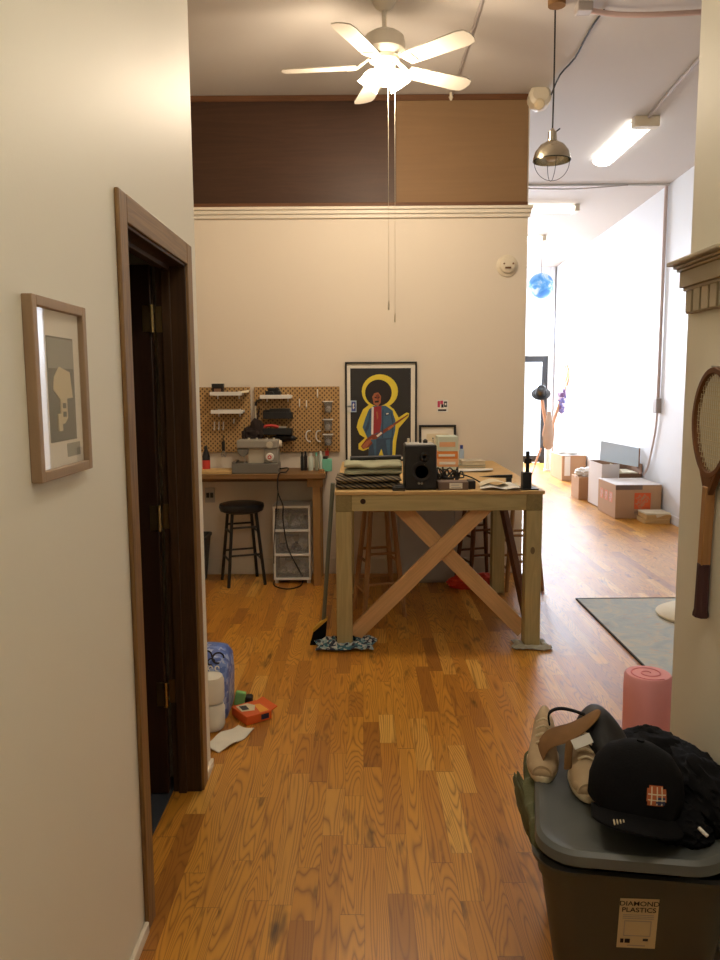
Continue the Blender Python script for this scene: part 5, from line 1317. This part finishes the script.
# pile on the lid
LT = LZ+0.008
def sneaker(label, loc, yaw, pitch=0.0):
    t = thing('sneaker', label, 'shoe', loc, 'beige sneakers on the tote lid', yaw, True)
    t.rotation_euler = (pitch, 0, yaw)
    # toe points to -y
    def outline(k, z, g=0): 
        pts = []
        for i in range(28):
            a = 2*PI*i/28; yy = -math.cos(a); xx_ = math.sin(a)
            wdt = 0.046 if yy < 0 else 0.036
            wdt *= (1-0.12*math.exp(-((yy-0.2)/0.3)**2))
            pts.append(Vector((xx_*(wdt+g)*k, yy*(0.138+g)*k, z)))
        return pts
    b = MB(); b.loft([outline(0.96, 0.0), outline(1.0, 0.006), outline(1.0, 0.022), outline(0.97, 0.027)]); b.build('sole', 'sole', t)
    rings = []
    for i in range(9):
        y = -0.128+0.258*i/8
        u = i/8
        hgt = 0.03+0.030*min(1, u*2.2)+0.022*max(0, min(1, (u-0.35)*2.6))
        wd = (0.026, 0.038, 0.042, 0.041, 0.037, 0.034, 0.033, 0.032, 0.022)[i]
        rings.append([Vector((wd*math.cos(PI*k/10), y, 0.022+hgt*math.sin(PI*k/10)**0.8)) for k in range(11)])
    b = MB(); b.loft(rings); b.build('upper', 'beige', t)
    b = MB(); b.sphere((0, -0.095, 0.03), (0.037, 0.04, 0.026), 3); b.build('toe_cap', 'beige', t)
    b = MB()
    for k in range(4): b.tube([(-0.02, -0.045+0.02*k, 0.072+0.011*k), (0, -0.047+0.02*k, 0.082+0.012*k), (0.02, -0.045+0.02*k, 0.072+0.011*k)], 0.0035, 6)
    b.build('laces', 'sole', t)
    return t
sneaker('beige sneaker with cream sole, toe facing the viewer on the tote lid', (0.594, 2.0, LT-0.006), math.radians(-10), 0.05)
sneaker('second beige sneaker behind, half covered by the tan strap', (0.508, 2.10, LT-0.010), math.radians(-14), 0.05)
# black bag with tan suede straps
t = thing('shoulder_bag', 'black bag with tan suede trim on the tote lid', 'bag', (0.64, 2.10, LT))
b = MB(); b.loft([[Vector((cx_+rx_*math.cos(q)*(1+0.14*noise.noise((math.cos(q)*1.5, z*14, 1))), cy_+ry_*math.sin(q)*(1+0.18*noise.noise((math.sin(q)*1.5, z*14, 5))), z)) for q in [2*PI*i/28 for i in range(28)]]
    for z, cx_, cy_, rx_, ry_ in ((LT, 0.680, 2.05, 0.045, 0.12), (LT+0.03, 0.68, 2.04, 0.052, 0.13), (LT+0.07, 0.668, 2.04, 0.060, 0.115), (LT+0.09, 0.655, 2.05, 0.066, 0.095), (LT+0.115, 0.648, 2.06, 0.058, 0.08), (LT+0.14, 0.65, 2.075, 0.034, 0.055), (LT+0.152, 0.655, 2.085, 0.010, 0.03))])
b.build('body', mat('black_nylon', rgb(20, 20, 23), 0.6, var=0.2, scale=20, bump=0.25, bscale=40), t, sub=1)
def ribbon(pts, w_, side, th=0.006):
    b = MB(); P_ = [Vector(p) for p in pts]
    Q = []
    for i in range(len(P_)-1):
        a = P_[max(i-1, 0)]; b0 = P_[i]; c_ = P_[i+1]; d_ = P_[min(i+2, len(P_)-1)]
        for k in range(5):
            tt = k/5; Q.append(0.5*((2*b0)+(c_-a)*tt+(2*a-5*b0+4*c_-d_)*tt*tt+(3*b0-a-3*c_+d_)*tt**3))
    Q.append(P_[-1]); rings = []
    s_ = Vector(side).normalized()
    for i, q in enumerate(Q):
        d_ = (Q[min(i+1, len(Q)-1)]-Q[max(i-1, 0)]).normalized(); n2 = d_.cross(s_).normalized()
        wk = w_ if not callable(w_) else w_(i/(len(Q)-1))
        rings.append([q+s_*wk/2+n2*th/2, q-s_*wk/2+n2*th/2, q-s_*wk/2-n2*th/2, q+s_*wk/2-n2*th/2])
    b.loft(rings); return b
TP = [(0.470, 2.06, 0.478), (0.477, 2.06, 0.535), (0.497, 2.06, 0.575), (0.527, 2.05, 0.597), (0.566, 2.05, 0.602), (0.608, 2.05, 0.625), (0.648, 2.06, 0.646)]
BT = [(0.480, 1.99, 0.505), (0.488, 1.985, 0.548), (0.505, 1.975, 0.572), (0.527, 1.97, 0.578), (0.560, 1.97, 0.592), (0.604, 1.985, 0.616), (0.650, 2.02, 0.643)]
b = MB(); nv = Vector((0, -0.55, 0.8)).normalized()*0.003
b.loft([[Vector(p)+nv, Vector(p)-nv, Vector(p).lerp(Vector(q), 0.5)-nv+nv*3, Vector(q)-nv, Vector(q)+nv, Vector(p).lerp(Vector(q), 0.5)+nv*4] for p, q in zip(TP, BT)])
b.build('tan_flap', 'tan', t, sub=2)
ribbon([(0.548, 1.975, 0.592), (0.540, 1.955, 0.56), (0.538, 1.95, 0.52)], 0.026, (1, 0.3, 0)).build('tan_strap', 'tan', t, sub=1)
ribbon([(0.515, 2.06, LT+0.11), (0.515, 2.07, LT+0.14), (0.545, 2.075, LT+0.152), (0.59, 2.07, LT+0.145), (0.632, 2.072, LT+0.125)], 0.022, (0.2, 1, 0)).build('loop', 'blackmatte', t, sub=1)
b = MB(); b.box(-0.026, 0.026, -0.001, 0.001, -0.013, 0.013); bmesh.ops.transform(b.bm, matrix=Matrix.Translation((0.572, 1.945, LT+0.118)) @ Matrix.Rotation(-0.4, 4, 'Y') @ Matrix.Rotation(-0.6, 4, 'X'), verts=b.bm.verts); b.build('tag', 'white', t, label='small white tag')
# black cap
t = thing('baseball_cap', 'black cap with an orange embroidered patch on the tote lid', 'cap', (0.664, 1.81, LT+0.03), None, 0, True)
t.scale = (1.15, 1.15, 1.1)
t.rotation_euler = (math.radians(-8), math.radians(5), math.radians(-14))
b = MB(); b.lathe([(0.092, -0.005), (0.096, 0.0), (0.097, 0.04), (0.088, 0.08), (0.066, 0.11), (0.034, 0.127), (0.008, 0.132)], n=36); 
for v in b.bm.verts: v.co.y *= 1.08
b.build('crown', 'blackmatte', t)
b = MB(); b.cyl((0, 0, 0.131), (0, 0, 0.136), 0.008, n=12); b.build('button', 'blackmatte', t)
rings = []
for rr in (0.0, 1.0):
    pass
b = MB()
inner = [(0.094*math.cos(a), 0.101*math.sin(a)) for a in [PI+PI*(0.1+0.8*i/14) for i in range(15)]]
outer = [(0.086*math.cos(a)*1.08, -0.05+0.125*math.sin(a)) for a in [PI+PI*(0.1+0.8*i/14) for i in range(15)]]
zc2 = lambda x: 0.004-2.2*x*x
loop = inner+outer[::-1]
mid = [((a[0]+c_[0])/2, (a[1]+c_[1])/2) for a, c_ in zip(inner, outer)]
b.loft([[Vector((x, y, zc2(x)+0.004)) for x, y in inner], [Vector((x, y, zc2(x)+0.002)) for x, y in mid], [Vector((x, y, zc2(x)-0.004)) for x, y in outer], [Vector((x, y, zc2(x)-0.008)) for x, y in outer], [Vector((x, y, zc2(x)-0.002)) for x, y in mid], [Vector((x, y, zc2(x))) for x, y in inner]], False, False, closed=False)
b.build('brim', 'blackmatte', t)
b = MB()
def capat(u, v, e=0.0015):
    # u across, v up the crown front
    a = -PI/2+u/0.095; z = 0.03+v
    r = 0.0965 if z < 0.04 else 0.097-0.009*((z-0.04)/0.04)**1.4
    r = max(0.05, r)+e
    return Vector((r*math.cos(a), 1.08*r*math.sin(a), z))
def patch(u0, u1, v0, v1, mi, e):
    b.mi = mi
    n2 = 6
    A_ = [[capat(u0+(u1-u0)*i/n2, v0+(v1-v0)*j/3, e) for i in range(n2+1)] for j in range(4)]
    b.loft(A_, False, False, closed=False)
OU = 0.028
patch(OU-0.020, OU+0.020, 0.012, 0.038, 0, 0.0022); patch(OU-0.016, OU+0.013, 0.038, 0.044, 0, 0.0022); patch(OU-0.018, OU+0.014, 0.004, 0.012, 0, 0.0022)
for k in (-0.011, 0.0, 0.010): patch(OU+k-0.0013, OU+k+0.0013, 0.006, 0.042, 1, 0.0032)
patch(OU-0.018, OU+0.018, 0.026, 0.0285, 1, 0.0034); patch(OU-0.002, OU+0.017, 0.006, 0.022, 2, 0.0028)
patch(OU-0.018, OU+0.018, 0.015, 0.017, 1, 0.0034)
b.build('emblem', [mat('orange_thread', rgb(176, 92, 52), 0.8), 'artcream', 'navy'], t, smooth=False, label='orange emblem with pale lines')
b = MB()
for k in range(4):
    x = -0.052+0.006*k; y = -0.09
    b.box(x-0.0012, x+0.0012, -0.152+0.004*k, -0.13, zc2(x)-0.0005, zc2(x)+0.0025)
b.build('stitch_mark', 'artcream', t, smooth=False)
# black jackets behind the cap
b = MB(); b.sphere((0.80, 2.05, LT+0.025), (0.11, 0.12, 0.055), 5, 0.22, 1.7, 12, True); b.sphere((0.805, 2.10, LT+0.045), (0.05, 0.05, 0.04), 4, 0.2, 2.2, 15, True); b.sphere((0.858, 1.86, LT+0.03), (0.065, 0.20, 0.07), 5, 0.25, 2, 21, True)
tag(b.build('black_jacket', 'blackmatte', off=(0.82, 2.0, LT)), 'black jacket heaped behind the cap against the right wall', 'jacket')
b = MB(); b.sphere((0.68, 1.92, LT+0.02), (0.08, 0.09, 0.035), 5, 0.22, 2.4, 31, True); b.sphere((0.755, 1.76, LT+0.0), (0.09, 0.08, 0.035), 5, 0.25, 2.4, 33, True)
tag(b.build('black_sweater', 'blackmatte', off=(0.7, 1.85, LT)), 'black clothing bunched under the front of the cap', 'sweater')
zz_ = atz(703, 832, LT+0.05)
b = MB(); b.tube([zz_+Vector((-0.005, 0.01, 0.004)), zz_, zz_+Vector((0.006, -0.01, -0.004))], 0.004, 8); tag(b.build('zip_pull', 'white', off=zz_), 'white zipper pull on the black jacket at the right', 'zip')

# pink foam roll
t = thing('foam_roll', 'pink foam roll standing upright behind the tote', 'foam roll', (1.055, 2.78, 0))
b = MB(); b.lathe([(0.078, 0.0), (0.083, 0.01), (0.086, 0.40), (0.085, 0.455), (0.078, 0.466)], (1.055, 2.78, 0), 36); b.build('roll', 'foam', t)
b = MB(); sp_ = []
b.tube([(1.055+r_*math.cos(a), 2.78+r_*math.sin(a), 0.466) for a, r_ in [(i*0.5, 0.008+0.0028*i) for i in range(24)]], 0.0028, 6); b.build('spiral_edge', mat('deep_pink_foam', rgb(232, 138, 144), 0.85), t)

# ------------------------------------------------------------------ far room
t = thing('rug', 'faded blue grey rug on the far room floor', 'rug', (2.3, 4.2, 0))
b = MB(); b.box(1.53, 3.1, 3.0, 5.42, 0.0, 0.009); b.build('pile', 'rug', t)
b = MB()
b.box(1.522, 1.53, 2.985, 5.435, 0, 0.011); b.box(3.1, 3.115, 2.985, 5.435, 0, 0.011); b.box(1.53, 3.1, 5.42, 5.435, 0, 0.011); b.box(1.53, 3.1, 2.985, 3.0, 0, 0.011); b.build('binding', 'rugedge', t)
t = thing('oval_board', 'cream oval board lying on the rug beyond the right wall', 'board', (2.2, 4.88, 0.009))
b = MB(); e2 = lambda k, z: [Vector((2.30+0.36*k*math.cos(a), 4.98+0.32*k*math.sin(a), z)) for a in [2*PI*i/40 for i in range(40)]]
b.loft([e2(0.97, 0.010), e2(1, 0.018), e2(1, 0.028), e2(0.97, 0.034)]); b.build('panel', 'cream', t)
b = MB(); b.tube([(2.03, 4.86, 0.0345), (2.12, 4.90, 0.0345), (2.3, 4.88, 0.0345)], 0.003, 6); b.build('crease', 'tapeprint', t)

def carton(label, x0, x1, y0, y1, h, openz=False, rz=0, group='cardboard boxes along the white wall'):
    t = thing('cardboard_box', label, 'cardboard box', ((x0+x1)/2, (y0+y1)/2, 0), group)
    return t
# nearest big box with the store print
A = dict(x0=2.875, x1=3.395, y0=8.76, y1=9.42, h=0.385)
t = carton('largest cardboard box with orange square print, nearest on the far floor', A['x0'], A['x1'], A['y0'], A['y1'], A['h'])
b = MB(); b.box(A['x0'], A['x1'], A['y0'], A['y1'], 0, A['h']); b.build('body', 'cardboard', t, bev=0.006)
b = MB(); b.box(A['x0']-0.002, A['x1']+0.002, A['y0']-0.002, (A['y0']+A['y1'])/2-0.004, A['h'], A['h']+0.006); b.build('flap', 'cardwhite', t, bev=0.002)
b = MB(); b.box(A['x0']-0.002, A['x1']+0.002, (A['y0']+A['y1'])/2+0.004, A['y1'], A['h'], A['h']+0.006); b.build('flap', 'cardwhite', t, bev=0.002)
b = MB(); b.box(A['x0']-0.003, A['x0']+0.30, A['y0']-0.0035, A['y0']-0.0005, A['h']-0.05, A['h']); b.build('tape', 'tapeprint', t, smooth=False)
def storelogo(mb, c, ux, uy, s):
    ux, uy = Vector(ux), Vector(uy); n_ = ux.cross(uy); mb.mi = 0
    mb.prism([c+ux*a*s/2+uy*d*s/2 for a, d in ((-1, -1), (1, -1), (1, 1), (-1, 1))], n_*0.001)
    mb.mi = 1
    k = math.radians(45); r1 = ux*math.cos(k)+uy*math.sin(k); r2_ = uy*math.cos(k)-ux*math.sin(k)
    add_text(mb, 'THE', s*0.20, c+r2_*s*0.33-r1*s*0.02, r1, r2_, 0.0015)
    add_text(mb, 'HOME', s*0.30, c+r2_*s*0.10, r1, r2_, 0.0015)
    add_text(mb, 'DEPOT', s*0.28, c-r2_*s*0.16, r1, r2_, 0.0015)
b = MB(); storelogo(b, Vector((3.18, A['y0']-0.001, 0.205)), (1, 0, 0), (0, 0, 1), 0.185); b.mi = 2
b.box(3.09, 3.29, A['y0']-0.002, A['y0']-0.0005, 0.085, 0.09); b.box(3.09, 3.27, A['y0']-0.002, A['y0']-0.0005, 0.07, 0.077); b.box(3.09, 3.28, A['y0']-0.002, A['y0']-0.0005, 0.055, 0.06)
b.build('store_print', ['orange', 'cardboard', 'tapeprint'], t, smooth=False)
b = MB()
for yy in (8.93, 9.10, 9.27):
    storelogo(b, Vector((A['x0']-0.001, yy, 0.23)), (0, -1, 0), (0, 0, 1), 0.12)
b.build('side_print', [mat('faded_orange_print', rgb(222, 150, 120), 0.8), 'cardwhite'], t, smooth=False)
# open box behind it
B = dict(x0=2.94, x1=3.43, y0=9.5, y1=10.05, h=0.55)
t = carton('open cardboard box with raised pale flap behind the largest box', B['x0'], B['x1'], B['y0'], B['y1'], B['h'])
b = MB(); th_ = 0.006
b.box(B['x0'], B['x0']+th_, B['y0'], B['y1'], 0, B['h']); b.box(B['x1']-th_, B['x1'], B['y0'], B['y1'], 0, B['h']); b.box(B['x0'], B['x1'], B['y1']-th_, B['y1'], 0, B['h']); b.box(B['x0'], B['x1'], B['y0'], B['y0']+th_, 0, 0.43); b.box(B['x0'], B['x1'], B['y0'], B['y1'], 0, th_)
b.build('body', 'carddark', t)
b = MB(); b.box(B['x0']-0.003, B['x0']-0.0005, B['y0'], B['y1'], 0.01, B['h']); b.box(B['x0'], B['x0']+0.21, B['y0']-0.004, B['y0']-0.001, 0.36, B['h']); b.build('pale_side', 'cardwhite', t)
b = MB(); b.prism([(3.06, 10.0, 0.55), (3.425, 9.62, 0.50), (3.425, 9.62, 0.735), (3.07, 10.0, 0.80)], (0.004, 0.005, 0)); b.build('flap', 'bluepanel', t)
b = MB(); b.box(3.424, 3.434, 9.60, 9.66, 0.48, 0.735); b.build('flap', 'carddark', t)
b = MB(); b.prism([(B['x0']+0.10, 9.6, 0.44), (B['x0']+0.28, 9.6, 0.44), (B['x0']+0.20, 9.62, 0.53)], (0, 0.2, 0)); b.box(B['x0']+0.03, B['x1']-0.03, 9.56, 9.98, 0.40, 0.44); tag(b.build('foam_packing', 'cream', off=(3.2, 9.7, 0.4)), 'cream packing inside the open cardboard box', 'packing')
t = carton('small cardboard box with a white bag on top, left of the open box', 2.87, 3.2, 10.25, 10.62, 0.3)
b = MB(); b.box(2.87, 3.2, 10.25, 10.62, 0, 0.3); b.build('body', 'cardboard', t, bev=0.005)
b = MB(); b.box(2.868, 3.202, 10.42, 10.45, 0.28, 0.302); b.build('tape', 'cardwhite', t)
b = MB(); b.sphere((3.02, 10.42, 0.345), (0.15, 0.14, 0.07), 4, 0.3, 2, 6, True, zmin=0.303); tag(b.build('white_bag', 'paper', off=(3.02, 10.42, 0.3)), 'crumpled white bag on the small cardboard box', 'bag')
t = carton('farthest cardboard box with a white paper strip by the oars', 3.17, 3.55, 12.3, 13.05, 0.40)
b = MB(); b.box(3.17, 3.55, 12.3, 13.05, 0, 0.40); b.build('body', 'cardboard', t, bev=0.005)
b = MB(); b.box(3.21, 3.30, 12.296, 12.2995, 0.08, 0.39); b.build('paper_strip', 'paper', t)
b = MB(); b.box(3.165, 3.555, 12.29, 12.67, 0.40, 0.406); b.build('flap', 'cardwhite', t)
b = MB(); b.sphere((3.35, 12.6, 0.43), (0.16, 0.22, 0.045), 3, 0.3, 2, 2, zmin=0.407); tag(b.build('white_cloth', 'paper', off=(3.35, 12.6, 0.41)), 'white cloth lying on the farthest cardboard box', 'cloth')
# stacked papers / small wood crates
for i, (z0_, h_, mt, lb) in enumerate(((0.0, 0.05, 'plytop', 'lowest pale wood tray of the stack near the right wall edge'), (0.052, 0.045, 'plytop', 'middle pale wood tray of the stack near the right wall edge'), (0.099, 0.03, 'cream', 'cream folder on top of the pale wood trays'))):
    b = MB(); o_ = 0.012*(i % 2)
    if i < 2: b.box(3.10+o_, 3.37+o_, 8.43, 8.70, z0_, z0_+h_*0.45); b.box(3.10+o_, 3.37+o_, 8.425, 8.44, z0_+h_*0.45, z0_+h_); b.box(3.10+o_, 3.115+o_, 8.44, 8.70, z0_+h_*0.45, z0_+h_); b.box(3.355+o_, 3.37+o_, 8.44, 8.70, z0_+h_*0.45, z0_+h_)
    else: b.prism([(3.11, 8.44, z0_), (3.38, 8.44, z0_), (3.38, 8.70, z0_), (3.11, 8.70, z0_)], (0, 0, h_*0.6)); b.prism([(3.22, 8.413, z0_-0.03), (3.37, 8.413, z0_+h_*0.6), (3.2, 8.413, z0_+h_*0.6)], (0, 0.01, 0))
    tag(b.build('wood_tray' if i < 2 else 'paper_folder', mt, off=(3.24, 8.56, z0_), bev=0.003), lb, 'tray' if i < 2 else 'folder', 'stacked trays by the right wall edge')
# oars with hat and flower cloth, bag, pedestal, leaf ornament
OY = 13.75
t = thing('pedestal', 'white round pedestal holding the crossed oars at the far end', 'pedestal', (3.29, OY, 0))
b = MB(); b.lathe([(0.075, 0), (0.075, 0.03), (0.06, 0.04), (0.06, 0.45), (0.055, 0.46), (0.05, 0.46), (0.05, 0.06)], (3.29, OY, 0), 24); b.build('body', 'white', t)
def oar(label, p, q):
    t = thing('oar', label, 'oar', p, 'crossed oars at the far end')
    p, q = Vector(p), Vector(q); d = q-p
    b = MB(); b.cyl(p, q, 0.032, 0.028, 12); b.build('shaft', 'oar', t)
    b = MB(); e_ = p+d*0.30; s_ = d.normalized().cross(Vector((0, 1, 0))).normalized()
    prof = [(0.0, 0.05), (0.08, 0.085), (0.22, 0.09), (0.32, 0.06), (0.42, 0.025)]
    b.loft([[p+d*u+s_*w_+Vector((0, 0.012, 0)), p+d*u-s_*w_+Vector((0, 0.012, 0)), p+d*u-s_*w_-Vector((0, 0.012, 0)), p+d*u+s_*w_-Vector((0, 0.012, 0))] for u, w_ in prof]); b.build('blade', 'oar', t)
A0 = Vector((3.30, OY-0.03, 0.47)); A1 = aty(541, 394, OY-0.03)
B0 = Vector((3.27, OY+0.06, 0.47)); B1 = aty(562, 396, OY+0.06)
b0_ = oar('pale oar carrying the black hat, leaning left', A0, A1)
b1_ = oar('pale oar carrying the violet flower cloth, leaning right', B0, B1)
hd = (A1-A0).normalized(); hr = Vector((0, 0, 1)).rotation_difference((hd+Vector((0, -0.8, 0))).normalized()).to_matrix()
t = thing('hat', 'black brimmed hat hung on top of the left oar', 'hat', A1)
b = MB(); b.lathe([(0.165, 0.0), (0.165, 0.006), (0.095, 0.014), (0.09, 0.13), (0.06, 0.15), (0.0, 0.145)], A1, 24, hr, cap1=False); b.build('crown', 'darkmetal', t)
b = MB(); b.lathe([(0.0955, 0.016), (0.094, 0.045)], A1, 24, hr, False, False); b.build('band', 'black', t)
b = MB(); b.sphere(B1, (0.075, 0.06, 0.12), 4, 0.4, 2.2, 3, True); b.sphere(B1+Vector((0.0, 0, -0.18)), (0.06, 0.05, 0.13), 4, 0.35, 2, 5, True); tag(b.build('flower_cloth', 'violet', off=B1), 'violet flowered cloth tied to the top of the right oar', 'cloth')
c = aty(548, 432, OY-0.09)
b = MB(); b.loft([[Vector((c.x+w_*math.cos(2*PI*i/14), OY-0.13+0.03*math.sin(2*PI*i/14), c.z+z)) for i in range(14)] for z, w_ in ((-0.30, 0.04), (-0.24, 0.09), (-0.08, 0.10), (0.10, 0.07), (0.26, 0.05), (0.36, 0.03))])
tag(b.build('tan_paddle_bag', mat('tan_canvas', rgb(150, 128, 108), 0.85, var=0.1), off=(c.x, OY-0.13, c.z)), 'tan canvas bag hanging on the crossed oars', 'bag')
b = MB(); b.tube([aty(541, 448, OY-0.2), aty(532, 472, OY-0.35), atz(527, 484, 0.01)], 0.018, 8); tag(b.build('walking_stick', 'oar', off=atz(527, 484, 0.0)), 'pale stick leaning from the oars down to the floor', 'stick')
XL_ = XW(13.6); c = atx(566, 374, XL_-0.01)
t = thing('leaf_ornament', 'orange leaf shaped ornament on the white wall by the oars', 'ornament', (XL_, c.y, c.z))
b = MB()
for k in range(2):
    b.prism([(XL_-0.002-0.01*k-0.012, c.y+u*(1-0.4*k), c.z+v*(1-0.4*k)) for u, v in ((0, -0.24), (0.20, -0.1), (0.24, 0.02), (0.14, 0.12), (0.06, 0.26), (-0.02, 0.16), (-0.16, 0.08), (-0.2, -0.06), (-0.1, -0.16))], (0.012, 0, 0))
b.build('leaf', 'flame', t, bev=0.004)
b = MB(); b.tube([(XL_-0.012, c.y, c.z-0.22), (XL_-0.012, c.y, c.z-0.32)], 0.012); b.build('stem', 'tan', t)

# added fill lamp, out of view, to brighten the hall walls
t = thing('hall_fill_lamp', 'added round flush fill lamp on the unseen hall ceiling', 'ceiling light', (0.55, 0.7, HC))
b = MB(); b.lathe([(0.15, HC), (0.15, HC-0.025), (0.14, HC-0.03)], (0.55, 0.7, 0), 28); b.build('base', 'fanwhite', t)
b = MB(); b.lathe([(0.14, HC-0.03), (0.13, HC-0.07), (0.09, HC-0.10), (0.0, HC-0.11)], (0.55, 0.7, 0), 28, cap1=False); b.build('lamp_shade', 'fillglass', t)

for o in list(bpy.data.objects):
    if 'local' in o: del o['local']

# ------------------------------------------------------------------ light
w = bpy.data.worlds.new('sky'); SC.world = w; w.use_nodes = True
bg = w.node_tree.nodes['Background']
bg.inputs[0].default_value = (0.82, 0.90, 1.0, 1); bg.inputs[1].default_value = 2.5
def lamp(name, kind, loc, power, col, **kw):
    l = bpy.data.lights.new(name, kind); l.energy = power; l.color = col
    o = bpy.data.objects.new(name, l); COL.objects.link(o); o.location = loc
    for k, v in kw.items(): setattr(l, k, v)
    return o
for k in range(3):
    a = math.radians(-90+120*k)
    lamp('fan_bulb', 'POINT', (FX+0.12*math.cos(a), FY+0.12*math.sin(a), 3.20), 22, (1.0, 0.82, 0.62), shadow_soft_size=0.05)
o = lamp('window_daylight', 'AREA', (2.1, YE+1.2, 3.1), 1650, (0.80, 0.87, 1.0), shape='RECTANGLE', size=2.2, size_y=2.4)
o.rotation_euler = (Vector((3.1, 8.5, 0.6))-Vector((2.1, YE+1.2, 3.1))).to_track_quat('-Z', 'Y').to_euler()
lamp('hall_fill_light', 'POINT', (0.55, 0.7, HC-0.2), 34, (1.0, 0.92, 0.80), shadow_soft_size=0.1)  # added fill light below the unseen hall fixture

SC.view_settings.view_transform = 'Standard'; SC.view_settings.look = 'None'
SC.view_settings.gamma = 1.0; SC.view_settings.use_curve_mapping = False
SC.view_settings.exposure = 0.0
